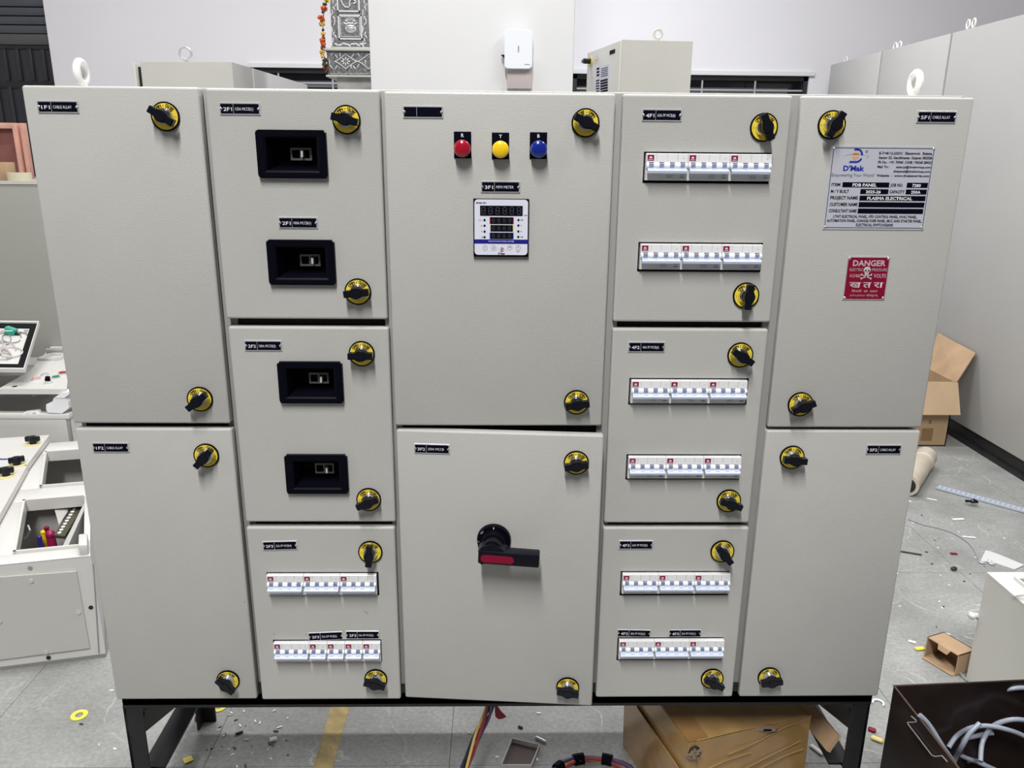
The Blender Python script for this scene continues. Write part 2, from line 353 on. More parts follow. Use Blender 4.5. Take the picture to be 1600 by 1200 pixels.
# black strips paint the dark gap round the breaker cut-outs
for (xl, xr, zb_, zt, po) in rows:
    g = G(); e = 0.0016
    g.box(xl, xr, -0.0004, 0.02, zt-e, zt+0.0002).box(xl, xr, -0.0004, 0.02, zb_-0.0006, zb_+e).box(xl-0.0002, xl+e, 0.0003, 0.02, zb_, zt).box(xr-e, xr+0.0002, 0.0003, 0.02, zb_, zt)
    part(g, 'cutout_gap_shade', BLACK, board, smooth=0)

# ---- rotary door locks
def make_lock(words):
    g = G(); g.cyl((0, -0.0015, 0), 0.0238, 0.003, 'y', 0, 40); g.cyl((0, -0.00315, 0), 0.0213, 0.0005, 'y', 1, 40)
    d = g.build('door_lock', [BLACK, YEL])
    t = G(); ang0, rr = 142, 0.0158
    n = len(words); seq = []
    for i, ch in enumerate(words):
        a = R(ang0-(ang0-38)*i/(n-1))
        if ch == ' ': continue
        X = Matrix.Translation((rr*math.cos(a), 0, rr*math.sin(a))) @ Matrix.Rotation(-(a-math.pi/2), 4, 'Y')
        t.text(ch, 0, None, 0, 0.0042, -0.0036, bold=0.045, X=X, center=True)
    for a in (183, -3):
        X = Matrix.Translation((0.0175*math.cos(R(a)), 0, 0.0175*math.sin(R(a)))) @ Matrix.Rotation(-R(a-90), 4, 'Y')
        t.box(-0.0015, 0.0015, -0.0037, -0.0034, 0, 0.0006, X=X)
    t.build('lettering', INK, d, smooth=0)
    G().cyl((0, -0.0075, 0), 0.0155, 0.009, 'y', 0, 32, r2=0.0125, bev=0.001).build('collar', CHROME, d)
    k = G(); k.cyl((0, -0.0175, 0), 0.0105, 0.017, 'y', 0, 24, r2=0.0098, bev=0.0012)
    outl = [(-0.0222, -0.0048), (-0.0214, -0.0060), (-0.011, -0.0060), (-0.006, -0.0085), (0.006, -0.0085), (0.011, -0.0060), (0.0214, -0.0060), (0.0222, -0.0048),
            (0.0222, 0.0048), (0.0214, 0.0060), (0.011, 0.0060), (0.006, 0.0085), (-0.006, 0.0085), (-0.011, 0.0060), (-0.0214, 0.0060), (-0.0222, 0.0048)]
    k.xz(outl, -0.0235, -0.0125)
    k.xz([(x*0.93, z*0.8) for x, z in outl], -0.0252, -0.0230)
    k.build('knob', KNOB, d); return d
protos = {}
LOCKS = [(258, 182, 148, 0, '1'), (312, 624, 38, 0, '1'), (322, 712, 47, 0, '1'), (356, 1064, -45, 0, '1'), (541, 187, -13, 0, '1'), (559, 456, 5, 0, '1'), (565, 553, 0, 0, '1'),
         (576, 781, 22, 0, '1'), (578.5, 863, 85, 0, '1'), (587, 1062, -15, 0, '1'), (915, 192, -27, 0, '2'), (901, 629, 8, 0, '2'), (900.5, 723.5, 10, 1, '1'), (887, 1075, -8, 1, '1'),
         (1194, 199, -68, 0, '1'), (1166, 462, 86, 0, '1'), (1157, 555, -32, 0, '1'), (1139, 783, -18, 0, '1'), (1129, 862, -50, 0, '2'), (1113, 1061, -28, 0, '2'),
         (1300, 195, 62, 0, '1'), (1251, 632, 22, 0, '1'), (1238, 715, -4, 0, '2'), (1202, 1059, 8, 0, '2')]
for px, py, a, op, kind in LOCKS:
    p, rz = onb(px, py, op, 0.003)
    if kind not in protos: o = protos[kind] = make_lock('OPEN - CLOSE' if kind == '1' else 'CLOSE - OPEN'); o.parent = board
    else: o = dup(protos[kind], board)
    o.location = p-BL; o.rotation_euler = (0, 0, rz)
    for c in o.children:
        if c.name.startswith('knob'): c.rotation_euler = (0, -R(a), 0)

# ---- engraved nameplates
SCR = mat('screw_steel', (0.8, 0.8, 0.8), 0.2, metal=0.9)
def nameplate(px, py, code, txt, w_=0.068, h_=0.0195, tilt=0, op=0, frame=True):
    p, rz = onb(px, py, op)
    g = G(); g.box(-w_/2, w_/2, -0.0016, 0, -h_/2, h_/2, 0, bev=0.0003, seg=1)
    bx = 0.0022 if frame else 0.0010; bz = 0.0020 if frame else 0.0012; hx = w_/2-bx; hz = h_/2-bz; n = 0.0026
    g.prism([(x, -0.00165, z) for x, z in [(-hx, -hz), (hx, -hz), (hx, -n), (hx-n, -n*0.6), (hx-n, n*0.6), (hx, n), (hx, hz), (-hx, hz), (-hx, n), (-hx+n, n*0.6), (-hx+n, -n*0.6), (-hx, -n)]], (0, -0.00025, 0), 1)
    g.box(-w_*0.155-0.0003, -w_*0.155+0.0003, -0.0021, -0.0018, -hz, hz, 0)
    o = g.build('nameplate', [ALU, INK], board, loc=p-BL, rot=(0, -R(tilt), rz), smooth=0)
    if code:
        t = G(); t.text(code, -w_*0.40, -w_*0.190, -0.0036, 0.0056, -0.00205, bold=0.012)
        t.text(txt, -w_*0.155+0.0030, w_*0.335, -0.0026, 0.0046, -0.00205, bold=0.0)
        t.build('lettering', INKW, o, smooth=0)
    for s in (-1, 1): G().ball((s*(hx-0.0002), -0.0020, 0), 0.0021, (1, 0.5, 1), 0, 10, 6).build('screw', SCR, o)
    return o
for a in [(91, 167, '1F1', 'CABLE ALLAY'), (173.5, 699, '1F2', 'CABLE ALLAY'), (375, 170, '2F1', '125A MCCB(1)'), (466, 348, '2F1', '100A MCCB(1)'), (411.5, 540, '2F2', '100A MCCB(2)'),
          (782, 292, '3F1', 'MFM METER'), (1034, 180, '4F1', '63A FP MCB(6)'), (1010, 542, '4F2', '40A FP MCB(6)'), (993.5, 851, '4F3', '63A FP MCB(3)'),
          (1463, 183, '5F1', 'CABLE ALLAY'), (1380.5, 702, '5F2', 'CABLE ALLAY')]: nameplate(*a)
nameplate(661, 175, '', ''); nameplate(437.5, 852, '2F3', '32A FP MCB(4)', tilt=1.5); nameplate(675, 701, '3F2', '250A MCCB', tilt=0, op=1)
nameplate(509, 993.5, '2F3', '32A DP MCB(2)', tilt=2.5, w_=0.069, h_=0.0185, frame=False); nameplate(566.5, 991.5, '2F3', '10A DP MCB(2)', w_=0.067, h_=0.018, frame=False)
nameplate(990.5, 989, '4F3', '40A FP MCB(2)', tilt=-1.5, w_=0.068, h_=0.0165, frame=False); nameplate(1070, 989, '4F3', '32A FP MCB(1)', w_=0.066, h_=0.0165, frame=False)

# ---- moulded-case breaker windows: deep black bezels with a grey toggle surround
for i, p in enumerate(bez):
    W2, H2 = 0.0590, 0.0395; w2, h2 = 0.0430, 0.0270
    g = G()
    def ring(y0, y1, a, b, c, d, m=0):
        for k in range(4):
            sx = [(-1, -1), (1, -1), (1, 1), (-1, 1)]; q0, q1 = sx[k], sx[(k+1) % 4]
            g.poly([(q0[0]*a, y0, q0[1]*b), (q1[0]*a, y0, q1[1]*b), (q1[0]*c, y1, q1[1]*d), (q0[0]*c, y1, q0[1]*d)], m)
    b = bmesh.new(); bmesh.ops.create_cube(b, size=1); bmesh.ops.scale(b, vec=(2*W2, 0.009, 2*H2), verts=b.verts); bmesh.ops.translate(b, vec=(0, -0.0045, 0), verts=b.verts)
    bmesh.ops.bevel(b, geom=[e for e in b.edges if abs(e.verts[0].co.y-e.verts[1].co.y) > 0.005], offset=0.004, segments=3, affect='EDGES')
    bmesh.ops.bevel(b, geom=[e for e in b.edges if all(v.co.y < -0.0089 for v in e.verts)], offset=0.0015, segments=2, affect='EDGES')
    b.normal_update(); fr = [f for f in b.faces if abs(f.normal.y) > 0.99 and f.calc_area() > 0.003]
    bmesh.ops.delete(b, geom=fr, context='FACES'); g._take(b, 0)
    ring(-0.009, -0.009, W2-0.0015, H2-0.0015, w2+0.004, h2+0.003); ring(-0.009, -0.007, w2+0.004, h2+0.003, w2, h2); ring(-0.007, 0.034, w2, h2, w2-0.010, h2-0.008)
    g.box(-w2, w2, 0.034, 0.038, -h2, h2)
    for s in (-1, 1): g.cyl((s*(W2-0.007), -0.009, 0), 0.0018, 0.001, 'y', 0, 10)
    bz = g.build('switch_bezel', BLACK, board, loc=p-Vector((0, -0.008+0.008, 0))-BL+Vector((0, 0.008, 0)))
    g = G(); g.box(-0.010, 0.0270, 0.024, 0.034, -0.0105, 0.0110, 0, bev=0.001).box(-0.0065, 0.0065, 0.0236, 0.030, -0.0065, 0.0070, 1).box(0.0105, 0.0234, 0.0236, 0.030, -0.0065, 0.0070, 1)
    g.build('toggle_surround', [SWGREY, BLACK], bz)
    g = G(); tx = 0.0125 if i == 0 else 0.0150
    g.box(tx-0.0018, tx+0.0018, 0.012, 0.030, -0.0050, 0.0058, bev=0.0006); g.build('toggle', HUBW, bz)

# ---- DIN-rail circuit breakers showing through the door cut-outs
def make_breaker(n):
    W = 0.018*n-0.0006; g = G()
    prof = [(-0.0225, 0.010), (-0.0225, -0.0060), (-0.0085, -0.0085), (-0.0025, -0.0085), (0.0075, -0.0085), (0.0080, -0.0100), (0.0215, -0.0090), (0.0225, -0.0080), (0.0225, 0.010)]
    g.prism([(0, y, z) for z, y in prof], (W, 0, 0), 0)
    for k in range(1, n): g.box(0.018*k-0.0002, 0.018*k+0.0001, -0.01005, -0.0085, 0.009, 0.0215, 1)
    g.box(W-0.0085, W-0.0065, -0.0100, -0.0090, 0.0145, 0.0152, 1)
    for k in range(4): g.box(W*0.52+0.003*k, W*0.52+0.003*k+0.0006, -0.0078, -0.0060, -0.0185, -0.0125, 1)
    for z in (-0.0135, -0.0180): g.box(W-0.011, W-0.004, -0.0078, -0.0060, z, z+0.0016, 1)
    o = g.build('circuit_breaker', [MCBW, mat('breaker_print', (0.33, 0.33, 0.37), 0.6)], smooth=0)
    h = G()
    for k in range(n+1):
        a = max(0.0003, 0.018*k-0.0052); b = min(W-0.0003, 0.018*k+0.0046)
        h.cyl(((a+b)/2, -0.0085, 0.0022), 0.0058, b-a, 'x', 0, 16, bev=0.0008)
    h.build('pole_hubs', HUBW, o)
    s_ = G()
    for k in range(n): s_.box(0.018*k+0.0034, 0.018*k+0.0142, -0.0108, -0.006, -0.0028, 0.0050, 0)
    s_.build('lever_slots', SLOT, o, smooth=0)
    b = G(); zt, zb2 = -0.0018, -0.0092
    b.prism([(0.0022, y, z) for y, z in [(-0.008, -0.001), (-0.0175, -0.0040), (-0.0200, -0.0062), (-0.0190, -0.0100), (-0.0165, -0.0115), (-0.008, -0.0060)]], (W-0.0044, 0, 0), 0)
    for k in range(n): b.box(0.018*k+0.0052, 0.018*k+0.0125, -0.0168, -0.008, -0.0048, -0.0018, 0, bev=0.0006)
    b.build('toggle_bar', BARM, o, smooth=0)
    l = G(); l.box(0.0018, 0.0130, -0.0103, -0.0092, 0.0104, 0.0198, 0).box(0.0052, 0.0096, -0.01045, -0.0102, 0.0142, 0.0170, 1).box(0.0036, 0.0112, -0.01045, -0.0102, 0.0117, 0.0126, 1)
    l.build('brand_label', [MREDL, INKW], o, smooth=0); return o
bp4, bp2 = make_breaker(4), make_breaker(2); used = set()
for ri, (xl, xr, zb_, zt, po) in enumerate(rows):
    tot = sum(po)*0.018; x = xl+0.0030 if ri not in (6,) else xl+0.0022; zc = zt-0.0225-0.0022
    for n in po:
        pr = bp4 if n == 4 else bp2
        if n in used: o = dup(pr, board)
        else: o = pr; o.parent = board; used.add(n)
        o.location = Vector((x, 0, zc))-BL; x += 0.018*n

# ---- phase lamps
for px, py, ch, lm in [(722, 232, 'R', RLENS), (782, 233.5, 'Y', YLENS), (842, 233, 'B', BLENS)]:
    p = at(px, py, 1, -0.022); px_ = at(px, py, 1, 0)
    o = G().box(-0.0147, 0.0147, -0.0015, 0, -0.016, 0.0275, bev=0.0002, seg=1).build('pilot_lamp', INK, board, loc=Vector((p.x, 0, p.z))-BL, smooth=0)
    t = G(); t.text(ch, 0, None, 0.0190, 0.0052, -0.0018, bold=0.03, center=True); t.build('lettering', INKW, o, smooth=0)
    G().cyl((0, -0.006, 0), 0.0138, 0.012, 'y', 0, 32, bev=0.001).build('collar', BLACK, o)
    g = G(); g.cyl((0, -0.0150, 0), 0.0142, 0.010, 'y', 0, 36); g.ball((0, -0.020, 0), 0.0142, (1, 0.42, 1), 0, 36, 18); g.build('lens', lm, o, smooth=50)

# ---- logo used on the meter and the rating plate (swoosh, broken D and orange disc)
def logo(g, cx, cz, s, y, mb, mo, mg):
    def arc(a0, a1, rx, rz, w_, ox=0, oz=0, n=14, tap=1.0):
        P = [];Q = []
        for i in range(n+1):
            t = i/n; a = R(a0+(a1-a0)*t); ww_ = w_*(tap+(1-tap)*math.sin(math.pi*t))
            P.append((cx+s*(ox+rx*math.cos(a)), y, cz+s*(oz+rz*math.sin(a)))); Q.append((cx+s*(ox+(rx-ww_)*math.cos(a)), y, cz+s*(oz+(rz-ww_)*math.sin(a))))
        return P, Q
    def strip(P, Q, m):
        for i in range(len(P)-1): g.poly([P[i], P[i+1], Q[i+1], Q[i]], m)
    strip(*arc(100, 5, 0.42, 0.50, 0.14, 0.12, 0.02), mb); strip(*arc(-25, -95, 0.44, 0.50, 0.14, 0.12, 0.02), mb)
    g.poly([(cx+s*0.10, y, cz+s*0.52), (cx-s*0.12, y, cz+s*0.52), (cx-s*0.16, y, cz+s*0.38), (cx+s*0.10, y, cz+s*0.38)], mb)
    g.poly([(cx+s*0.10, y, cz-s*0.48), (cx-s*0.42, y, cz-s*0.48), (cx-s*0.36, y, cz-s*0.34), (cx+s*0.10, y, cz-s*0.34)], mb)
    strip(*arc(0, 180, 0.26, 0.24, 0.24, 0.02, 0.04), mo); strip(*arc(180, 360, 0.24, 0.24, 0.24, 0.0, -0.04), mo)
    strip(*arc(175, 20, 0.92, 0.28, 0.05, 0, -0.12, tap=0.2), mg); strip(*arc(30, -40, 0.95, 0.22, 0.07, 0.02, -0.02, tap=0.1), mg)

# ---- multi function meter
pc = (at(739, 309, 1, 0)+at(826, 402, 1, 0))/2
g = G().box(-0.0485, 0.0485, -0.006, 0, -0.0500, 0.0500, 0, bev=0.001)
mtr = g.build('panel_meter', BLACK, board, loc=pc-BL)
FACE = mat('meter_face_white', (0.74, 0.75, 0.86), 0.35)
g = G(); rr = 0.006; pts = []
for cx, cz, a0 in [(0.0465-rr, 0.0488-rr, 0), (-0.0465+rr, 0.0488-rr, 90), (-0.0465+rr, -0.0465+rr, 180), (0.0465-rr, -0.0465+rr, 270)]:
    for k in range(6): a = R(a0+18*k); pts.append((cx+rr*math.cos(a), cz+rr*math.sin(a)))
g.xz(pts, -0.0066, -0.0058, 0)
def mp(X, Y): return ((X-595)/1010*0.0965, -(Y-615)/1040*0.098)
def mbox(gg, X0, Y0, X1, Y1, y, m):
    a, b = mp(X0, Y0), mp(X1, Y1); gg.box(a[0], b[0], y, y+0.0006, b[1], a[1], m)
mbox(g, 105, 822, 1100, 900, -0.0069, 1)
g.build('face_plate', [FACE, mat('meter_band_blue', (0.01, 0.01, 0.22), 0.4)], mtr, smooth=0)
g = G(); mbox(g, 210, 208, 985, 388, -0.0072, 0); g.build('display', INK, mtr, smooth=0)
for (y0, y1, cm) in [(415, 535, (0.35, 0.0, 0.03)), (557, 672, (0.75, 0.65, 0.02)), (697, 810, (0.02, 0.04, 0.45))]:
    g = G(); mbox(g, 385 if y0 != 557 else 397, y0, 825, y1, -0.0071, 1); mbox(g, 400, y0, 808, y1, -0.0074, 0)
    g.build('display', [INK, mat('trim_%d' % y0, cm, 0.5)], mtr, smooth=0)
seg = mat('display_segment', (0.045, 0.046, 0.05), 0.5); g = G()
def digit(X0, X1, Y0, Y1, w_, y):
    Ym = (Y0+Y1)/2
    for a in [(X0+w_, Y0, X1-w_, Y0+w_), (X0+w_, Ym-w_/2, X1-w_, Ym+w_/2), (X0+w_, Y1-w_, X1-w_, Y1), (X0, Y0+w_, X0+w_, Ym-w_/3), (X1-w_, Y0+w_, X1, Ym-w_/3), (X0, Ym+w_/3, X0+w_, Y1-w_), (X1-w_, Ym+w_/3, X1, Y1-w_)]: mbox(g, *a, y, 0)
for k in range(6): digit(235+129*k, 310+129*k, 232, 366, 13, -0.0074)
for y0, y1 in [(440, 512), (580, 650), (722, 790)]:
    for k in range(4): digit(425+100*k, 480+100*k, y0, y1, 9, -0.0076)
g.build('display_segments', seg, mtr, smooth=0)
g = G()
for X in (292, 910):
    for k, Y in enumerate((468, 570, 677, 781) if X == 292 else (462, 562, 670, 772)):
        a = mp(X, Y); g.cyl((a[0], -0.0068, a[1]), 0.0019, 0.0008, 'y', 0, 14)
g.build('indicator_dots', INK, mtr, smooth=0)
t = G()
def mt(s, X0, X1, Y, h, m=0, bold=0.02): a = mp(X0, Y); b = mp(X1, Y); t.text(s, a[0], b[0], a[1], h*0.0000955, -0.0070, m, bold)
mt('MFM-981', 138, 325, 172, 24); mt('L-L', 185, 250, 480, 24, bold=0); mt('R', 232, 250, 582, 24); mt('Y', 232, 252, 690, 24); mt('B', 240, 258, 794, 24)
mt('kWH', 1008, 1072, 388, 18); mt('KV', 950, 1000, 474, 24); mt('V', 950, 970, 575, 24); mt('A', 950, 972, 682, 24); mt('Hz', 950, 1000, 784, 24)
mt('NEXT', 880, 945, 1054, 18, bold=0); mt('S', 293, 309, 987, 22); mt('UP', 443, 478, 990, 20); mt('DN', 738, 775, 976, 20); mt('E', 902, 918, 975, 20)
t.build('lettering', INK, mtr, smooth=0)
t = G(); mt('MULTI FUNCTION METER', 365, 835, 868, 24, bold=0)
for v in t.bm.verts: v.co.y -= 0.0003
t.build('lettering', INKW, mtr, smooth=0)
for X, Y in [(303, 978), (460, 978), (755, 974), (912, 974)]:
    a = mp(X, Y); G().tube([(a[0]+0.0042*math.cos(R(q)), -0.0068, a[1]+0.0042*math.sin(R(q))) for q in range(0, 360, 20)], 0.00028, n=5, closed=True).build('button', INKG, mtr)
t = G(); a = mp(605, 1010); logo(t, a[0], a[1], 0.0072, -0.0069, 0, 1, 2); a = mp(540, 1100); t.text("D'Mak", a[0], mp(672, 0)[0], a[1], 0.0030, -0.0069, 0, bold=0.04)
t.build('logo', [mat('logo_maroon', (0.10, 0.02, 0.10), 0.5), mat('logo_red', (0.6, 0.12, 0.10), 0.5), INKG], mtr, smooth=0)

# ---- rotary isolator handle on the big open door
p, rz = onb(772, 842, True)
g = G(); g.cyl((0, -0.006, 0), 0.0335, 0.012, 'y', 0, 48, r2=0.0320, bev=0.0015).cyl((0, -0.018, 0), 0.0255, 0.020, 'y', 0, 40, r2=0.0215, bev=0.002)
iso = g.build('isolator_handle', BLACK, board, loc=p-BL, rot=(0, 0, rz))
HX = Matrix.Translation((0.000, 0, -0.012)) @ Matrix.Rotation(R(2.5), 4, 'Y')
g = G(); g.box(-0.026, 0.090, -0.056, -0.030, -0.0135, 0.0135, bev=0.003, X=HX)
g.prism([HX @ Vector(q) for q in [(-0.027, -0.052, 0.010), (-0.020, -0.052, 0.020), (-0.002, -0.052, 0.027), (0.016, -0.052, 0.020), (0.028, -0.052, 0.010)]], (0, 0.032, 0), 0)
g.prism([HX @ Vector(q) for q in [(-0.026, -0.050, -0.012), (-0.019, -0.050, -0.0185), (-0.010, -0.050, -0.012)]], (0, 0.03, 0), 0)
g.cyl((0, -0.030, 0), 0.0185, 0.03, 'y', 0, 28)
g.build('lever', mat('handle_black', (0.006, 0.006, 0.012), 0.35, spec=0.18), iso)
rr = 0.0075; pts = []
for cx, a0 in [(0.0345, -90), (-0.0135, 90)]:
    for k in range(10): a = R(a0+20*k); pts.append((cx+rr*math.cos(a), -0.001+rr*math.sin(a)))
g = G(); g.prism([HX @ Vector((x, -0.0562, z)) for x, z in pts], (0, -0.0012, 0), 0); g.build('grip_insert', RED, iso, smooth=0)
t = G(); t.box(-0.0008, 0.0008, -0.0122, -0.0118, 0.0265, 0.0305)
for s, a in (('TEST', 140), ('O', 182)):
    X = Matrix.Translation((0.0290*math.cos(R(a)), 0, 0.0290*math.sin(R(a)))) @ Matrix.Rotation(-R(a-90), 4, 'Y')
    t.text(s, 0, None, -0.0012, 0.0026, -0.0123, X=X, center=True)
t.build('lettering', INKW, iso, smooth=0)

# ---- rating plate
x0, z0 = 1.3640, 1.4920
g = G().box(0, 0.1810, -0.0012, 0, -0.1415, 0, 0)
RPo = g.build('rating_plate', [PLATEW], board, loc=Vector((x0, 0, z0))-BL, smooth=0)
def rp(X, Y):
    v = (Y-140)/977; left = 236-131*v
    return (X-left)/1213*0.1810, -v*0.1415
t = G(); YT = -0.0015
e = 0.0028; w_, h_ = 0.1810, 0.1415; q = 0.0009
for a in [(e, w_-e, -e-q, -e), (e, w_-e, -h_+e, -h_+e+q), (e, e+q, -h_+e, -e), (w_-e-q, w_-e, -h_+e, -e)]: t.box(a[0], a[1], YT, -0.001, a[2], a[3], 0)
def rbx(X0, X1, Y0, Y1):
    Ym = (Y0+Y1)/2; a = rp(X0, Ym); b = rp(X1, Ym); t.box(a[0], b[0], YT, -0.001, rp(0, Y1)[1], rp(0, Y0)[1], 0)
for a in [(350, 900, 557, 616), (1108, 1355, 557, 616), (560, 890, 636, 694), (1097, 1343, 636, 694), (550, 1330, 713, 771), (540, 1318, 789, 849), (528, 1305, 865, 924)]: rbx(*a)
t.build('printed_fields', INK, RPo, smooth=0)
t = G()
def rt(s, X0, X1, Yb, cap, m=0, bold=0.03, y=YT): a = rp(X0, Yb); b = rp(X1, Yb); t.text(s, a[0], b[0], a[1], cap*0.000146, y, m, bold)
rt('E-7+8/12,GIDC  Electronic  Estate,', 780, 1403, 233, 28); rt('Sector 25, Gandhinagar, Gujarat 382028', 776, 1397, 284, 28); rt('Ph No. : +91 70960 15308 / 94268 28423', 768, 1392, 336, 28)
rt('Mail To :', 760, 900, 388, 26); rt('sales.lp@dmakgroup.com', 978, 1385, 388, 24); rt('distpanel@dmakgroup.com', 945, 1378, 438, 24); rt('Website  :', 748, 930, 489, 26); rt('www.dmakenergia.com', 955, 1370, 489, 24)
rt('ITEM', 220, 322, 602, 32); rt('JOB NO.', 912, 1060, 604, 34); rt('M / Y BUILT', 210, 423, 682, 34); rt('CAPACITY', 902, 1080, 682, 34); rt('PROJECT NAME', 202, 528, 758, 36)
rt('CUSTOMER NAME', 193, 523, 836, 36); rt('CONSULTANT NAME', 182, 512, 912, 36)
rt('LT/HT ELECTRICAL PANEL, VFD CONTROL PANEL, HVAC PANEL,', 232, 1232, 976, 30); rt('AUTOMATION PANEL, CHANGE OVER PANEL, MCC AND STARTER PANEL,', 157, 1290, 1026, 30); rt('ELECTRICAL SWITCHGEARS', 503, 945, 1075, 30)
t.build('lettering', INK, RPo, smooth=0)
t = G(); rt('PDB PANEL', 465, 750, 606, 34, y=-0.0018); rt('7280', 1168, 1270, 606, 32, y=-0.0018); rt('2025-26', 620, 797, 684, 32, y=-0.0018); rt('250A', 1155, 1268, 684, 32, y=-0.0018); rt('PLASMA ELECTRICAL', 636, 1170, 761, 34, y=-0.0018)
t.build('lettering', INKW, RPo, smooth=0)
t = G(); a = rp(505, 255); logo(t, a[0], a[1], 0.0240, -0.0014, 0, 1, 2); rt("D'Mak", 357, 605, 424, 56, bold=0.04)
rt('Empowering Your World', 222, 718, 492, 36, 3, bold=0.0); rt('R', 630, 645, 212, 20, 3)
a = rp(637, 202); t.tube([(a[0]+0.0022*math.cos(R(q)), -0.0014, a[1]+0.0022*math.sin(R(q))) for q in range(0, 360, 30)], 0.0002, 3, n=4, closed=True)
t.build('logo', [mat('logo_blue', (0.015, 0.03, 0.36), 0.4), mat('logo_orange', (0.72, 0.34, 0.16), 0.5), mat('logo_silver', (0.30, 0.36, 0.42), 0.4), mat('ink_slate', (0.07, 0.07, 0.10), 0.5)], RPo, smooth=0)
for X, Z in [(0.0040, -0.0040), (0.177, -0.0040), (0.0040, -0.1375), (0.177, -0.1375)]: G().ball((X, -0.0012, Z), 0.0024, (1, 0.6, 1), 0, 10, 6).build('screw', SCR, RPo)

# ---- danger plate
x0, z0 = 1.4155, 1.3030; w_, h_ = 0.0770, 0.0780
g = G().box(0, w_, -0.0012, 0, -h_, 0, 0); c = 0.004; e = 0.0018
g.prism([(x, -0.00125, z) for x, z in [(e+c, -e), (w_-e-c, -e), (w_-e, -e-c), (w_-e, -h_+e+c), (w_-e-c, -h_+e), (e+c, -h_+e), (e, -h_+e+c), (e, -e-c)]], (0, -0.0003, 0), 1)
DP_ = g.build('danger_plate', [ALU, RED], board, loc=Vector((x0, 0, z0))-BL, smooth=0)
def dpx(X, Y): v = (Y-140)/900; left = 325-100*v; return (X-left)/885*w_, -v*h_
t = G()
def dt(s, X0, X1, Yb, cap, bold=0.0): a = dpx(X0, Yb); b = dpx(X1, Yb); t.text(s, a[0], b[0], a[1], cap*0.0000867, -0.00175, 0, bold)
dt('DANGER', 425, 1105, 330, 112, 0.03); dt('ELECTRIC', 360, 640, 437, 58); dt('PRESSURE', 825, 1140, 437, 58); dt('415/460', 358, 585, 570, 72); dt('VOLTS', 862, 1118, 572, 76, 0.01)
dt('\u0916', 355, 600, 780, 118, 0.02); dt('\u0924', 640, 815, 780, 118, 0.02); dt('\u0930\u093e', 865, 1065, 780, 118, 0.02)
dt('\u093f\u092c\u091c\u0932\u0940  \u0915\u093e  \u0926\u092c\u093e\u0935', 410, 950, 878, 44); dt('\u096a\u0967\u096b/\u096a\u096c\u0966 \u0935\u094b\u0932\u094d\u091f\u0938\u094d', 375, 970, 965, 40)
t.build('lettering', mat('sign_lettering_pinkish', (0.52, 0.40, 0.45), 0.5), DP_, smooth=0)
g = G(); sx, sz = dpx(728, 415); g.ball((sx, -0.0016, sz), 0.0066, (1, 0.08, 0.9), 0, 18, 10); g.box(sx-0.0036, sx+0.0032, -0.0021, -0.0016, sz-0.0100, sz-0.0045, 0, bev=0.0002)
for s in (-1, 1): g.cyl((sx+s*0.0028, -0.0022, sz-0.0010), 0.0014, 0.0004, 'y', 1, 12)
g.xz([(sx-0.0008, sz-0.0045), (sx+0.0008, sz-0.0045), (sx, sz-0.0028)], -0.0024, -0.0020, 1)
bx, bz_ = dpx(712, 552)
for s in (-1, 1):
    g.bar((bx-0.0085, -0.0018, bz_-s*0.0034), (bx+0.0085, -0.0018, bz_+s*0.0034), 0.0006, 0.0017, 0, up=(0, 0, 1))
    for e_ in (-1, 1):
        for q in (-1, 1): g.ball((bx+e_*0.0088, -0.0018, bz_+e_*s*0.0036+q*0.0009), 0.0012, (1, 0.3, 1), 0, 8, 6)
g.build('skull_and_crossbones', [mat('sign_skull_grey', (0.50, 0.46, 0.47), 0.5), INK], DP_)
for X, Z in [(0.0035, -0.0035), (w_-0.0035, -0.0035), (0.0035, -h_+0.0035), (w_-0.0035, -h_+0.0035)]: G().ball((X, -0.0013, Z), 0.0026, (1, 0.6, 1), 0, 10, 6).build('screw', SCR, DP_)

# ---- small details: hinge screws in the gaps, lifting eyes, specks
g = G()
for px, py in [(613, 524), (950, 585), (1211, 495)]: p = at(px, py, 1, 0.018); g.cyl((p.x, 0.0185, p.z), 0.0016, 0.002, 'y', 0, 8)
part(g, 'hinge_screws', INKG, board)
EYE = mat('eyebolt_white', (0.82, 0.82, 0.80), 0.35)
def eyebolt(name, c, r, tr, turn, root=None, zbase=None, m=None, label=None):
    g = G(); X = Matrix.Rotation(R(turn), 4, 'Z')
    g.tube([Vector(c)+X.to_3x3() @ Vector((r*math.cos(R(q)), 0, r*math.sin(R(q)))) for q in range(0, 360, 15)], tr, n=10, closed=True)
    zb_ = zbase if zbase is not None else c[2]-r-0.02
    g.cyl((c[0], c[1], (c[2]-r+zb_)/2), tr*1.15, max(0.004, c[2]-r-zb_), 'z', 0, 14).cyl((c[0], c[1], zb_+0.003), tr*2.1, 0.006, 'z', 0, 18)
    return part(g, name, m or EYE, root)
c1 = at(127, 113, 1, 0.16); c2 = at(1430, 130, 1, 0.16)
eyebolt('lifting_eye', c1, 0.0185, 0.0066, 92, board, 1.5765); eyebolt('lifting_eye', c2, 0.0185, 0.0066, 88, board, 1.5765)
g = G(); p = at(506, 958, 1, 0)
p = at(573, 957, 1, 0); g.bar((p.x-0.004, -0.0003, p.z+0.003), (p.x+0.003, -0.0003, p.z-0.003), 0.0004, 0.0015)
for px, py in [(382, 940), (635, 962), (428, 991), (478, 991)]: p = at(px, py, 1, 0); g.cyl((p.x, -0.0002, p.z), 0.0013, 0.0004, 'y', 0, 8)
part(g, 'paint_chips', INKG, board)

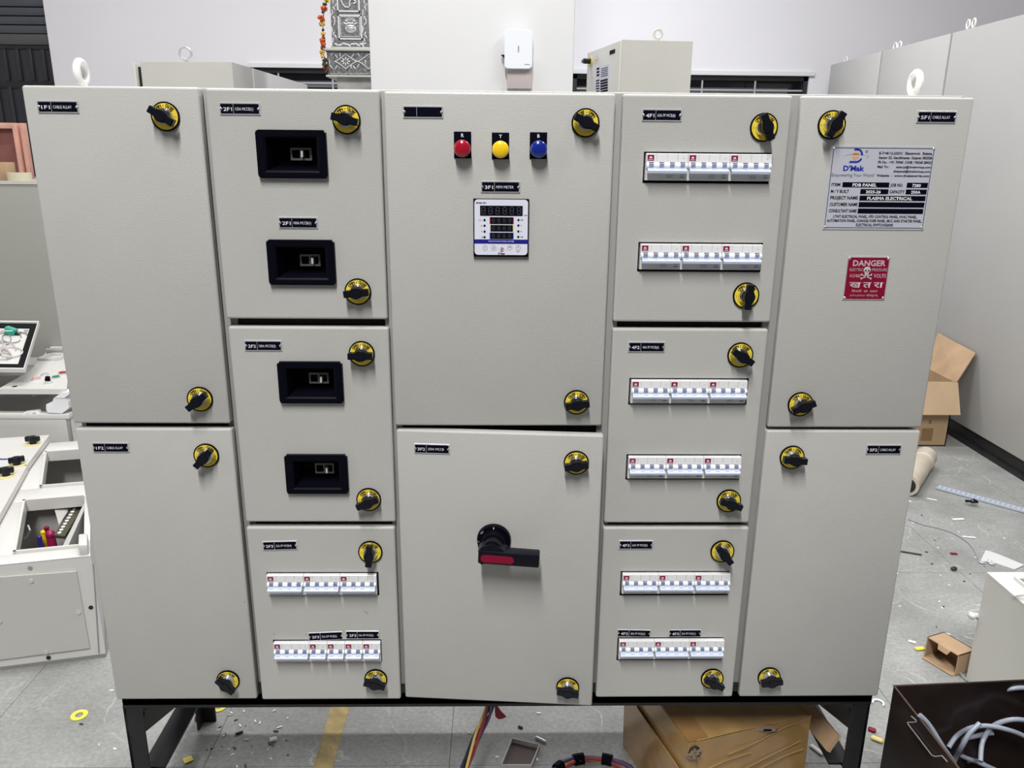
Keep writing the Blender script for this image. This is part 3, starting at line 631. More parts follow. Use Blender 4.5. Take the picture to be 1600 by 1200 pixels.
# ---- angle-iron stand
stand = thing('angle_iron_stand', 'black painted angle iron stand carrying the big grey switchboard', 'stand', (0.8, 0.2, 0))
SL = Vector(stand.location)
for x in (0.0, 1.560):
    for y in (0.022, 0.362):
        s = 0 if x == 0 else 1; g = G()
        g.box(x, x+0.038, y, y+0.006, 0.0, 0.345) if y < 0.2 else g.box(x, x+0.038, y+0.032, y+0.038, 0.0, 0.345)
        xx = x if s == 0 else x+0.032
        g.box(xx, xx+0.006, y, y+0.038, 0.0, 0.345); part(g, 'leg', BLACKM, stand)
    part(G().box(x, x+0.038, 0.06, 0.362, 0.342, 0.348).box(x+(0 if x == 0 else 0.032), x+(0.006 if x == 0 else 0.038), 0.06, 0.362, 0.31, 0.348), 'side_rail', BLACKM, stand)
    part(G().box(x-(0 if x == 0 else 0.014), x+(0.052 if x == 0 else 0.038), 0.060, 0.362, 0.148, 0.154).box(x+(0 if x == 0 else 0.032), x+(0.006 if x == 0 else 0.038), 0.060, 0.362, 0.116, 0.148), 'tie_rail', BLACKM, stand)
    xc = x+0.019
    part(G().bar((xc, 0.030, 0.296), (xc, 0.365, 0.170), 0.034, 0.045), 'brace', BLACKM, stand)
for y in (0.020, 0.366):
    part(G().box(0.002, 1.598, y, y+0.034, 0.348, 0.381).box(0.002, 1.598, y, y+0.006, 0.341, 0.382), 'top_rail', BLACKM, stand)
part(G().box(0.002, 0.036, 0.054, 0.366, 0.350, 0.381).box(1.562, 1.598, 0.054, 0.366, 0.350, 0.381), 'side_rail', BLACKM, stand)
# black channel end seen at the foot of the gaps between doors
for x in (0.297, 0.596, 0.9945, 1.2955): part(G().box(x-0.008, x+0.008, 0.012, 0.0215, 0.382, 0.403), 'channel_end', BLACKM, board)
# ================================================================ CABINETS BEHIND
def nrm(v): return Vector(v).normalized()
# back left cabinet
Z = 1.9
A, B, D = at(219, 97, 2, Z), at(362, 97, 2, Z), at(480, 133, 2, Z)
t = thing('electrical_cabinet', 'pale grey cabinet with one lifting eye standing left of the garlanded shrine, door ajar', 'cabinet', ((A.x+B.x)/2, A.y+0.3, 0))
back = (D-B); back.z = 0; C2 = B+back*0.20; E2 = B+back*1.0; F2 = Vector((A.x+0.05, E2.y, Z))
g = G(); g.prism([A, B, C2, E2, F2], (0, 0, -Z)); part(g, 'body', CREAM, t, smooth=0)
off = Vector((back.y, -back.x, 0)).normalized()*0.004
g = G(); g.prism([C2+off*0+back*0.02, E2-back*0.02, E2-back*0.02+off, C2+back*0.02+off], (0, 0, -Z+0.05)); part(g, 'side_panel', WHITEP, t, smooth=0)
d0, d1 = at(209.5, 98, 2, Z), at(214.5, 98, 2, Z)
part(G().box(d0.x, d1.x+0.002, A.y-0.005, A.y+0.52, 0.1, Z-0.005, bev=0.003), 'door', CREAM, t)
part(G().box(d1.x, A.x, A.y+0.03, A.y+0.5, 0.12, Z-0.02), 'gasket', DARK, t)  # near-black filler paints the dark gap of the ajar door
c = at(290, 84, 1, A.y+0.1); STL = mat('zinc_steel', (0.62, 0.62, 0.62), 0.3, metal=0.6)
eyebolt('lifting_eye', c, 0.030, 0.0062, 0, t, Z, STL)
# cabinet between the pillar and the right window
Z = 2.0
N_, Fp, Rp = at(970, 62, 2, Z), at(918, 82, 2, Z), at(1083, 65, 2, Z)
t = thing('electrical_cabinet', 'narrow cream cabinet right of the white pillar, its labelled door swung ajar', 'cabinet', ((N_.x+Rp.x)/2, N_.y+0.25, 0))
part(G().prism([N_+Vector((.008, 0, 0)), Rp, Rp+Vector((0.02, .5, 0)), N_+Vector((.03, .5, 0))], (0, 0, -Z)), 'body', CREAM, t, smooth=0)
dd = (N_-Fp); dd.z = 0; DW = dd.length; ang = math.atan2(dd.y, dd.x); TL_ = Vector(t.location)
door = G().box(0, DW-0.004, 0.0, 0.02, 0.5, Z-0.003, bev=0.003).build('door', CREAM, t, loc=Vector((Fp.x, Fp.y, 0))-TL_, rot=(0, 0, ang))
nd = Vector((math.sin(ang), -math.cos(ang), 0)); ex = dd.normalized()
def dl(px, py): p = at_pl(px, py, Fp, nd); return ((p-Fp).dot(ex), p.z)
def dbox(g, X0, Y0, X1, Y1, y, m):
    a, b = dl(X0, (Y0+Y1)/2), dl(X1, (Y0+Y1)/2); z1, z0 = dl((X0+X1)/2, Y0)[1], dl((X0+X1)/2, Y1)[1]
    g.box(a[0], b[0], y, 0.001, z0, z1, m)
g = G(); dbox(g, 953, 78, 961, 84, -0.002, 0); g.build('nameplate', INK, door, smooth=0)
g = G(); dbox(g, 930, 103, 951, 150, -0.002, 0)
for k in range(3): dbox(g, 933, 106+k*5, 937, 109+k*5, -0.003, 1)
for k in range(5): dbox(g, 940, 106+k*3, 950, 107+k*3, -0.003, 1)
for k in range(5): dbox(g, 932, 125+k*4.2, 937, 127+k*4.2, -0.003, 1); dbox(g, 939, 124+k*4.2, 950, 127+k*4.2, -0.003, 1)
g.build('rating_plate', [PLATEW, INK], door, smooth=0)
g = G(); a = dl(933, 90); g.box(a[0]-0.02, a[0]+0.02, -0.002, 0.001, a[1]-0.012, a[1]+0.012, 0, X=None); g.build('sticker', WHITEP, door, smooth=0)
a = dl(922, 96); g = G(); g.cyl((a[0]+0.012, -0.002, a[1]), 0.026, 0.004, 'y', 1, 24).cyl((a[0]+0.012, -0.02, a[1]), 0.014, 0.04, 'y', 0, 16).box(a[0]-0.014, a[0]+0.038, -0.045, -0.025, a[1]-0.008, a[1]+0.008, 0, bev=0.002)
g.build('door_lock', [KNOB, YEL], door)
part(G().box(N_.x+0.0, N_.x+0.012, N_.y+0.01, N_.y+0.02, 0.5, Z-0.01), 'gasket', DARK, t)  # thin near-black strip paints the dark gap beside the ajar door
c = at(1028, 53, 1, N_.y+0.12); eyebolt('lifting_eye', c, 0.020, 0.0062, 0, t, Z, CREAM)
# row of tall cabinets at right
X0 = 3.30
ZT = (at(1298, 102, 0, X0).z+at(1600, 22, 0, X0).z)/2
ya, yb, yc = at(1298, 102, 0, X0).y, at(1378, 81, 0, X0).y, at(1487, 52, 0, X0).y
PZ = 0.085
for i, (y0, y1, lab, eyes) in enumerate([(0.75, yc-0.006, 'tall grey cabinet nearest the camera in the right hand row, one wide blank side', [(1513, 38), (1522, 36)]),
        (yc+0.006, yb-0.004, 'middle tall grey cabinet of the right hand row, between two seams', [(1399, 73), (1406, 71)]), (yb+0.004, ya, 'farthest and smallest looking tall grey cabinet of the right hand row', [(1322, 94)])]):
    t = thing('tall_cabinet', lab, 'cabinet', (X0+0.35, (y0+y1)/2, 0))
    part(G().box(X0+0.004, X0+0.70, y0, y1, PZ, ZT), 'body', GREYB, t, smooth=0)
    part(G().box(X0, X0+0.006, y0+0.004, y1-0.004, PZ+0.002, ZT+0.001, bev=0.002), 'side_panel', GREYB, t)
    if i == 2: part(G().box(X0-0.002, X0+0.02, y0, y0+0.03, PZ+0.002, ZT+0.002), 'corner_flange', CREAM, t)
    part(G().box(X0+0.01, X0+0.69, y0, y1, 0, PZ), 'plinth', BLACKM, t, smooth=0)
    part(G().box(X0-0.01, X0+0.012, y0, y1, 0.0, 0.02), 'plinth_foot', BLACKM, t, smooth=0)
    for px, py in eyes: c = at(px, py, 0, X0+0.06); eyebolt('lifting_eye', (c.x, c.y, max(c.z, ZT+0.02)), 0.022, 0.005, 90 if i else 80, t, ZT)
# big plain cabinet at far left and the things on it
BGY = 2.42; zt = at(24, 283, 1, BGY).z
GRN = mat('powder_coat_greenish', (0.32, 0.323, 0.295), 0.5, noise=0.02, nscale=3)
t = thing('plain_cabinet', 'wide plain greenish grey cabinet at far left behind the wire strewn lid', 'cabinet', (-1.95, BGY+0.3, 0))
part(G().box(-2.9, -1.15, BGY, BGY+0.6, 0, zt, bev=0.004), 'body', GRN, t)
part(G().box(-2.9, -1.15, BGY-0.004, BGY+0.002, zt-0.014, zt+0.001), 'top_lip', CREAM, t, smooth=0)
def onc(px, py, dy=0.05): return at(px, py, 1, BGY+dy)
a, b = onc(10, 277), onc(45, 277); r_ = (b.x-a.x)/2; g = G(); cx, cy = (a.x+b.x)/2, BGY+0.05+r_*0.3
TAPEC = mat('tape_roll_cream', (0.62, 0.58, 0.42), 0.4); hh = onc(25, 270).z-zt
for k in range(28):
    q0, q1 = R(360*k/28), R(360*(k+1)/28); P = lambda q, rr, z: (cx+rr*math.cos(q), cy+rr*math.sin(q), z)
    g.poly([P(q0, r_, zt), P(q1, r_, zt), P(q1, r_, zt+hh), P(q0, r_, zt+hh)]); g.poly([P(q0, r_, zt+hh), P(q1, r_, zt+hh), P(q1, r_*.7, zt+hh), P(q0, r_*.7, zt+hh)]); g.poly([P(q1, r_*.7, zt), P(q0, r_*.7, zt), P(q0, r_*.7, zt+hh), P(q1, r_*.7, zt+hh)])
tag(g.build('tape_roll', TAPEC), 'cream roll of packing tape lying flat on the plain greenish cabinet', 'tape')
b = onc(9, 254); tag(G().box(b.x-0.12, b.x, BGY+0.04, BGY+0.12, zt, b.z, bev=0.002).build('small_carton', CARD), 'small brown carton left of the tape roll on the greenish cabinet', 'box')
WOODP = mat('pinkish_wood', (0.62, 0.33, 0.26), 0.6, noise=0.15, nscale=12); PLY = mat('stained_plywood', (0.24, 0.085, 0.075), 0.6, noise=0.3, nscale=6)
t = thing('framed_plywood', 'red brown plywood crate with pinkish wooden frame standing behind the tape roll', 'backboard', (-1.75, BGY+0.3, zt))  # wooden frame filled with plywood, not a closed box
FY = BGY+0.3; f0 = at(24, 192, 1, FY); f1 = at(33, 192, 1, FY); ft = f0.z; fb = at(28, 201, 1, FY).z
part(G().box(-2.5, f0.x-0.004, FY, FY+0.04, fb, ft, bev=0.002), 'top_rail', WOODP, t)
part(G().box(f0.x-0.018, f0.x, FY-0.004, FY+0.04, zt, fb+0.02, bev=0.002), 'stile', WOODP, t)
part(G().box(f0.x+0.010, f0.x+0.026, FY+0.01, FY+0.05, zt, ft, bev=0.002), 'stile', WOODP, t)
part(G().box(-2.5, f0.x-0.018, FY+0.03, FY+0.038, zt, fb), 'plywood_panel', PLY, t, smooth=0)
# wifi unit on the pillar
a, b = at(788.5, 45, 1, PYF-0.06), at(831.5, 108, 1, PYF-0.06); cx, cz = (a.x+b.x)/2, (a.z+b.z)/2; hw, hh = (b.x-a.x)/2, (a.z-b.z)/2
g = G(); rr = 0.016; pts = []
for sx, sz, a0 in [(1, 1, 0), (-1, 1, 90), (-1, -1, 180), (1, -1, 270)]:
    for k in range(7): q = R(a0+15*k); pts.append((sx*(hw-rr)+rr*math.cos(q), sz*(hh-rr)+rr*math.sin(q)))
g.xz([(x, z) for x, z in pts], -0.018, 0.008, 0); g.xz([(x*.97, z*.975) for x, z in pts], -0.022, -0.017, 0)
t = thing('wireless_router', 'white rounded wireless router mounted on the white pillar above the switchboard', 'router', (cx, PYF-0.04, cz))
g.build('casing', WHITEP if False else mat('router_white', (0.80, 0.83, 0.88), 0.3), t)
g = G(); g.box(-0.0025, 0.0025, -0.0228, -0.0215, -0.012, 0.012).box(0.026, 0.048, -0.0226, -0.0215, -hh+0.017, -hh+0.0195); g.build('indicator', INKG, t, smooth=0)
g = G(); g.box(-hw+0.012, hw, 0.006, 0.04, -hh-0.075, -hh+0.05, bev=0.002); g.build('wall_bracket', mat('bracket_pinkish', (0.62, 0.55, 0.55), 0.35), t)
g = G(); g.xz([(-hw-0.014, -0.02), (-hw+0.02, -0.05), (-hw+0.02, -0.02)], 0.0, 0.03); g.build('cable_plug', BLACK, t)
# silver shrine and garland
SHY = 3.2
def zr(X, Y, y=SHY): return at(480+X*0.1166, Y*0.1166, 1, y)
SIL = mat('embossed_silver', (0.80, 0.80, 0.81), 0.42, metal=0.35); SILD = mat('dark_silver', (0.20, 0.20, 0.21), 0.4, metal=0.5, noise=0.6, nscale=90, bump=0.6, bscale=160)  # second silver is darker and mottled, the ground behind the pale reliefs
t = thing('silver_shrine', 'embossed silver shrine box with pot motif and diamond band left of the pillar', 'shrine', (0.1, SHY+0.1, zr(500, 1040).z))
xl = zr(300, 300).x; xr = 0.33
zb0, zb1, zb2, zb3 = zr(500, 1040).z, zr(500, 1015).z, zr(500, 690).z, zr(500, 655).z
part(G().box(xl+0.005, xr, SHY, SHY+0.25, zb3, 2.75), 'upper_body', SILD, t, smooth=0)
part(G().box(zr(275, 800).x, xr, SHY-0.02, SHY+0.25, zb1, zb2), 'base_band', SILD, t, smooth=0)
part(G().box(zr(230, 665).x, xr, SHY-0.04, SHY+0.27, zb2, zb3, bev=0.003), 'upper_ledge', CREAM, t); part(G().box(zr(270, 1035).x, xr, SHY-0.04, SHY+0.27, zb0, zb1, bev=0.003), 'lower_ledge', CREAM, t)
g = G(); yy = SHY-0.006
def fr(X0, Y0, X1, Y1, w_):
    p0, p1 = zr(X0, Y1), zr(X1, Y0); g.box(p0.x, p1.x, yy, SHY, p0.z, p0.z+w_).box(p0.x, p1.x, yy, SHY, p1.z-w_, p1.z).box(p0.x, p0.x+w_, yy, SHY, p0.z, p1.z).box(p1.x-w_, p1.x, yy, SHY, p0.z, p1.z)
fr(425, 200, 730, 530, 0.007); fr(450, 225, 705, 495, 0.003); fr(405, -300, 690, 160, 0.007); fr(330, -400, 900, 640, 0.004)
part(g, 'relief_frames', SIL, t)
g = G(); c = zr(583, 385); g.ball((c.x, SHY, c.z), 0.030, (1, 0.35, 0.72), 0, 18, 10)
c2 = zr(578, 312); g.box(c2.x-0.017, c2.x+0.017, SHY-0.008, SHY, c2.z-0.004, c2.z+0.004)
for k in range(-3, 4): q = R(k*26); g.ball((c2.x+0.022*math.sin(q), SHY, c2.z+0.008+0.016*math.cos(q)), 0.010, (0.30, 0.4, 1), 0, 8, 6, X=Matrix.Rotation(q, 4, 'Y'))
for s in (-1, 1): g.ball((c2.x+s*0.026, SHY, c2.z-0.002), 0.014, (0.3, 0.4, 1), 0, 8, 6, X=Matrix.Rotation(R(s*62), 4, 'Y'))
part(g, 'pot_relief', SIL, t)
g = G(); pr = SILD
for k in range(3): q = zr(583, 360+22*k); g.box(q.x-0.022, q.x+0.022, SHY-0.0115, SHY-0.009, q.z, q.z+0.0018)
part(g, 'pot_bands', SILD, t)
g = G(); P = [zr(*q) for q in [(445, -20), (480, 60), (510, 95), (555, 100), (575, 70), (570, 20), (600, -10), (640, 10), (650, 40), (620, 50)]]
g.tube([(p.x, SHY-0.004, p.z) for p in P], 0.004, n=8); part(g, 'letter_relief', SIL, t)
g = G()   # diamond band
for X in (370, 680):
    for s in (1, -1):
        P = [zr(X-160+40*k, 830-s*95*math.sin(math.pi*(k/8))**1.0+s*0) for k in range(9)]
for cx_, hwid in ((528, 150), (834, 150)):
    for s in (1, -1):
        P = [zr(cx_-hwid+hwid*2*k/16, 830-s*100*(1-abs(k-8)/8)**1.3) for k in range(17)]; g.tube([(p.x, SHY-0.023, p.z) for p in P], 0.0028, n=6)
for k in range(8):
    q = R(k*45); c = zr(525+42*math.cos(q), 828+38*math.sin(q)); g.ball((c.x, SHY-0.022, c.z), 0.0085, (1, 0.4, 0.42), 0, 8, 6, X=Matrix.Rotation(q, 4, 'Y'))
for X, Y, a in [(340, 740, 30), (400, 760, -35), (330, 900, -35), (400, 910, 35), (620, 750, 40), (700, 740, -30), (690, 890, 35), (640, 910, -35), (790, 840, 0), (310, 840, 0), (450, 740, 10), (600, 900, 15)]:
    c = zr(X, Y); g.ball((c.x, SHY-0.021, c.z), 0.013, (0.28, 0.4, 1), 0, 8, 6, X=Matrix.Rotation(R(a), 4, 'Y'))
part(g, 'diamond_relief', SIL, t)
g = G(); n = 0; X = 330
while X < 830: c = zr(X, 992); g.ball((c.x, SHY-0.021, c.z), 0.0024, (1, 0.6, 1), 0, 6, 4); X += 20
part(g, 'beading', SIL, t)
g = G(); random.seed(3)
for k in range(15):
    for X in (345+10*(k % 2), 765): c = zr(X+25*math.sin(k*1.3), 30+k*42); g.ball((c.x, SHY, c.z), 0.012, (0.32, 0.4, 1), 0, 8, 6, X=Matrix.Rotation(R(35*math.sin(k*2.1)), 4, 'Y'))
for k in range(10): c = zr(390+42*k, 595+10*math.sin(k*2)); g.ball((c.x, SHY, c.z), 0.012, (1, 0.4, 0.35), 0, 8, 6, X=Matrix.Rotation(R(30*math.cos(k*1.7)), 4, 'Y'))
part(g, 'leaf_scrolls', SIL, t)
c = zr(500, 1040); tag(G().box(zr(400, 1080).x, 0.33, SHY, SHY+0.22, 0, c.z, bev=0.004).build('shrine_pedestal', mat('grey_marble', (0.42, 0.42, 0.41), 0.3, noise=0.35, nscale=12)), 'grey marbled pedestal under the silver shrine', 'pedestal')
t = thing('flower_garland', 'hanging garland of orange and yellow flowers along the left edge of the shrine', 'garland', (zr(210, 0).x, SHY-0.03, 2.5))
FO = mat('petal_orange', (0.62, 0.13, 0.02), 0.7); FY_ = mat('petal_yellow', (0.70, 0.45, 0.08), 0.7); FR_ = mat('petal_rust', (0.20, 0.05, 0.02), 0.8); FG = mat('leaf_dark_green', (0.05, 0.055, 0.035), 0.7); FYY = mat('petal_bright_yellow', (0.85, 0.62, 0.02), 0.7)
def flower(X, Y, r, m, sq=0.7, name='flower'):
    c = zr(X, Y, SHY-0.03); g = G()
    for k in range(16):
        a, e = random.uniform(0, 6.28), random.uniform(-1, 1); v = Vector((math.cos(a)*math.cos(e), math.sin(a)*math.cos(e), math.sin(e)))*r*0.62
        v.z *= sq; g.ball(Vector(c)+v, r*0.42, (1, 1, 0.5), 0, 6, 4, X=Matrix.Rotation(random.uniform(0, 3), 4, 'X') @ Matrix.Rotation(random.uniform(0, 3), 4, 'Y'), jit=0.2)
    part(g, name, m, t)
for X, Y, r, m in [(262, 5, 0.017, FYY), (235, 60, 0.014, FG), (225, 115, 0.020, FO), (210, 165, 0.009, FG), (190, 235, 0.022, FO), (205, 275, 0.016, FO), (200, 320, 0.018, FY_), (208, 400, 0.010, FG), (212, 455, 0.016, FY_), (215, 505, 0.011, FR_), (205, 545, 0.019, FO),
        (215, 590, 0.016, FO), (215, 640, 0.018, FR_), (200, 700, 0.018, FY_), (215, 760, 0.016, FY_), (240, 810, 0.018, FG), (240, 860, 0.018, FG), (245, 910, 0.018, FR_), (265, 950, 0.012, FR_)]: flower(X, Y, r, m, name='leaf' if m is FG else 'flower')
g = G(); g.tube([zr(262, 5, SHY-0.03), zr(220, 200, SHY-0.03), zr(208, 420, SHY-0.03), zr(215, 700, SHY-0.03), zr(265, 950, SHY-0.03)], 0.002, n=6); part(g, 'thread', FG, t)

# ================================================================ LEFT: DESK AND LYING PANEL
DY = 1.68; kk = (DY+1.4142)/(1.33+1.4142); SZ = 1.4758-(1.4758-0.65)*kk
def sz(px, py, z=None): return at(px, py, 2, SZ if z is None else z)
t = thing('control_desk', 'white open control desk at left edge with loose button panel lying on top', 'desk', (-1.5, 1.95, 0))
top = at(60, 653, 1, DY).z; xr_ = at(107, 652, 1, DY).x
g = G(); g.box(-2.6, xr_, DY, DY+0.012, 0, top).box(-2.6, xr_, DY+0.6, DY+0.612, 0, top).box(xr_-0.012, xr_, DY, DY+0.6, 0, top).box(-2.6, xr_, DY, DY+0.6, 0.02, 0.03); part(g, 'body', WHITEP, t, smooth=0)
zl = at(60, 643, 1, DY+0.03).z
part(G().box(-2.6, xr_+0.004, DY-0.004, DY+0.035, top-0.004, zl, bev=0.002), 'front_lip', WHITEP, t)
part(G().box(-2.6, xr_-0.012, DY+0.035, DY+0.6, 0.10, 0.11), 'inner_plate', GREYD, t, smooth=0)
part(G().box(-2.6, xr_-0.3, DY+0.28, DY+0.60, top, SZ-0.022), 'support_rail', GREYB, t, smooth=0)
DW_ = thing('push_button_plate', 'white steel panel with a cluster of coloured push buttons lying on the desk', 'panel', (sz(60, 590).x, sz(60, 590).y, SZ))
P = [sz(0, 608)+Vector((-0.5, 0, 0)), sz(104, 608), sz(112, 541), sz(80, 541), sz(46, 580), sz(0, 606)]
g = G(); g.prism(P, (0, 0, -0.022)); part(g, 'plate', WHITEP, DW_, smooth=0)
def knobp(px, py, r, h, m, n='push_button'):
    p = sz(px, py); g = G(); g.cyl((p.x, p.y, SZ+h*0.3), r*1.25, h*0.6, 'z', 1, 18).cyl((p.x, p.y, SZ+h*0.7), r, h*0.6, 'z', 0, 18, bev=0.001); part(g, n, [m, ALU], DW_)
knobp(57, 593, 0.014, 0.010, mat('button_pink', (0.65, 0.35, 0.35), 0.4)); knobp(70, 587, 0.013, 0.010, ALU, 'ring_nut'); knobp(87.5, 591, 0.014, 0.010, mat('button_green', (0.02, 0.22, 0.12), 0.3)); knobp(98, 585, 0.014, 0.012, RLENS)
p = sz(76, 599); g = G(); g.cyl((p.x, p.y, SZ+0.005), 0.015, 0.010, 'z', 1, 18).box(p.x-0.008, p.x+0.008, p.y-0.004, p.y+0.004, SZ+0.01, SZ+0.03, 0).box(p.x-0.012, p.x, p.y-0.003, p.y+0.003, SZ+0.01, SZ+0.022, 0); part(g, 'selector_switch', [BLACK, WHITEP], DW_, smooth=0)
p = sz(23, 604); part(G().cyl((p.x, p.y, SZ), 0.010, 0.002, 'z', 0, 14), 'hole', DARK, DW_)
g = G(); p0, p1 = sz(74, 552), sz(112, 549); g.tube([p0+Vector((0, 0, .012)), p1+Vector((0.1, 0, .012))], 0.012, n=12); part(g, 'rod', mat('rod_grey', (0.35, 0.34, 0.33), 0.4), DW_)
g = G(); q = [sz(60, 563), sz(80, 555), sz(104, 555), sz(92, 563)]
for i in range(4): g.bar(q[i]+Vector((0, 0, .006)), q[(i+1) % 4]+Vector((0, 0, .006)), 0.012, 0.010, 0)
part(g, 'bracket', WHITEP, DW_, smooth=0)
# loose DIN breakers on the desk lip
MW = mat('terminal_white', (0.80, 0.81, 0.84), 0.4)
def clip(pts, name, lab, y, d):
    g = G(); P = [at(px, py, 1, y) for px, py in pts]; g.prism(P, (0, d, 0), 0); return tag(g.build(name, MW, smooth=0), lab, 'terminal')
clip([(36, 645), (35, 651), (38, 652), (41, 646.5), (45, 646), (46, 652), (49, 652), (51, 646), (55, 645.5), (60, 651), (61, 649), (56, 643)], 'terminal_clip', 'small white notched clip lying on the front lip of the white desk', DY-0.002, 0.03)
t = thing('loose_breaker', 'loose white circuit breaker on the desk lip beside the big switchboard', 'breaker', tuple(at(90, 646, 1, DY)))
P = [at(a, b, 1, DY-0.002) for a, b in [(72, 632), (72, 640), (75, 645), (97, 646), (107, 638), (107, 627), (100, 622), (84, 622), (82, 628)]]
part(G().prism(P, (0, 0.05, 0), 0), 'casing', MW, t, smooth=0)
P = [at(a, b, 1, DY-0.006) for a, b in [(84, 622), (100, 622), (112, 613), (97, 613)]]; part(G().prism(P, (0, 0.05, 0), 0), 'toggle_block', MW, t, smooth=0)
# reclined lid with gasket, tangled wires and a green connector
BRr = at(38.5, 579, 1, DY+0.04); TRr = at(61.5, 504, 1, DY+0.42)
vv = TRr-BRr; uu = Vector((-0.62, 0, 0.004)); nn = uu.cross(vv).normalized(); nn = nn if nn.y < 0 else -nn
lid = thing('gasketed_cover', 'tilted white enclosure lid with black gasket border, strewn with thin wires, far left', 'lid', tuple(BRr))
def lp(u, v, h=0.0): return BRr+uu*u+vv*v+nn*h
g = G(); g.prism([lp(0, 0), lp(1, 0), lp(1, 1), lp(0, 1)], -nn*0.010); part(g, 'panel', WHITEP, lid, smooth=0)
GSK = mat('gasket_rubber', (0.008, 0.008, 0.009), 0.7, spec=0.1)
g = G()
for a in [(0.010, 0.035, 0.050, 0.95), (0.95, 0.035, 0.99, 0.95), (0.050, 0.035, 0.95, 0.10), (0.050, 0.86, 0.95, 0.95)]: g.prism([lp(a[0], a[1]), lp(a[2], a[1]), lp(a[2], a[3]), lp(a[0], a[3])], nn*0.006)
part(g, 'gasket', GSK, lid, smooth=0)
g = G()
for a in [(0.006, 0, 1, 0.02), (0.006, 0.975, 1, 1.0), (0, 0, 0.006, 1)]: g.prism([lp(a[0], a[1]), lp(a[2], a[1]), lp(a[2], a[3]), lp(a[0], a[3])], nn*0.008)
part(g, 'rim', WHITEP, lid, smooth=0)
tag(G().prism([lp(0.062, 0.76, 0.001), lp(0.088, 0.76, 0.001), lp(0.088, 0.83, 0.001), lp(0.062, 0.83, 0.001)], nn*0.001).build('grey_sticker', INKG, smooth=0), 'small grey square sticker in the top right corner of the tilted lid', 'sticker')
g = G(); random.seed(11)
for k in range(11):
    u0, v0, ru, rv = random.uniform(0.13, 0.36), random.uniform(0.25, 0.66), random.uniform(0.03, 0.06), random.uniform(0.06, 0.15); ph = random.uniform(0, 6)
    g.tube([lp(u0+ru*math.cos(ph+i*0.35)*(1+0.05*i), v0+rv*math.sin(ph+i*0.35), 0.004+0.002*(k % 3)) for i in range(16)], 0.0022, k % 2, n=6)
tag(g.build('wire_tangle', [mat('wire_pale', (0.55, 0.52, 0.51), 0.5), mat('wire_grey', (0.30, 0.29, 0.29), 0.5)]), 'tangle of thin pale wires spread on the tilted lid', 'wire')
g = G(); c = lp(0.165, 0.74, 0.014); g.box(-0.022, 0.022, -0.014, 0.014, -0.016, 0.016, 0, bev=0.003, X=Matrix.Translation(c) @ Matrix.Rotation(R(20), 4, 'Y')).box(0.0, 0.042, -0.010, 0.010, -0.026, 0.003, 1, bev=0.003, X=Matrix.Translation(c) @ Matrix.Rotation(R(20), 4, 'Y'))
for k in range(4): g.cyl(c+Vector((-0.015+0.009*k, -0.016, 0.004)), 0.003, 0.006, 'y', 2, 8)
tag(g.build('green_connector', [mat('connector_green', (0.04, 0.36, 0.27), 0.4), DARK, MW]), 'green and black wire connector on the tilted lid', 'connector')

# ---- panel lying on its back, sheared a little by years of handling: frame (a to the right, b away)
LO = Vector((-0.389, 0.682, 0)); LU = Vector((0.975, 0.222, 0)); LW = Vector((-0.44, 0.90, 0))
LX = Matrix(((LU.x, LW.x, 0, LO.x), (LU.y, LW.y, 0, LO.y), (0, 0, 1, 0), (0, 0, 0, 1)))
def lyin(px, py, z):
    p = at(px, py, 2, z)-LO; det = LU.x*LW.y-LW.x*LU.y; return ((p.x*LW.y-LW.x*p.y)/det, (LU.x*p.y-LU.y*p.x)/det)
t = thing('lying_enclosure', 'long white control panel lying on its back on the floor at left, cells open', 'panel', (-0.75, 1.1, 0))
ZP = 0.34
def lb(name, m, *a, bev=0.0, **k): return part(G().box(*a, bev=bev, X=LX, **k), name, m, t, smooth=30 if bev else 0)
lb('base', GREYB, -1.3, 0, 0, 1.07, 0.0, 0.012)
lb('front_wall', WHITEP, -1.3, 0, 0, 0.012, 0.0, ZP-0.001); lb('side_wall', WHITEP, -0.012, 0, 0.012, 1.07, 0.0, ZP-0.001); lb('rear_wall', WHITEP, -1.3, 0, 1.058, 1.07, 0.0, ZP-0.001)
lb('partition', GREYB, -0.26, -0.245, 0.012, 1.058, 0.012, ZP-0.002); lb('partition', GREYB, -0.25, -0.012, 0.50, 0.515, 0.012, ZP-0.002)
for a in [(-1.3, 0.0, 0.0, 0.06), (-0.245, 0.0, 0.46, 0.575), (-0.245, 0.0, 0.945, 1.07), (-0.018, 0, 0.06, 0.46), (-0.018, 0, 0.575, 0.945), (-0.27, -0.20, 0.06, 0.46), (-0.24, -0.155, 0.575, 0.945)]:
    lb('top_frame', WHITEP, *a, ZP-0.004, ZP+0.001, bev=0.0015)
for a in [(-0.205, -0.197, 0.06, 0.46), (-0.205, -0.018, 0.452, 0.460), (-0.205, -0.018, 0.060, 0.068), (-0.160, -0.152, 0.575, 0.945), (-0.160, -0.018, 0.575, 0.583), (-0.16, -0.018, 0.937, 0.945)]:
    lb('cell_lip', WHITEP, *a, ZP-0.03, ZP+0.010)
part(G().prism([LX @ Vector((a, b, ZP-0.006)) for a, b in [(-0.082, 0.068), (-0.066, 0.068), (0.0-0.013, 0.40), (-0.013, 0.445), (-0.022, 0.41)]], (0, 0, -0.30)), 'inner_divider', GREYB, t, smooth=0)
lb('rail_channel', GREYD, -0.275, -0.268, 0.1, 1.05, ZP-0.02, ZP+0.012)
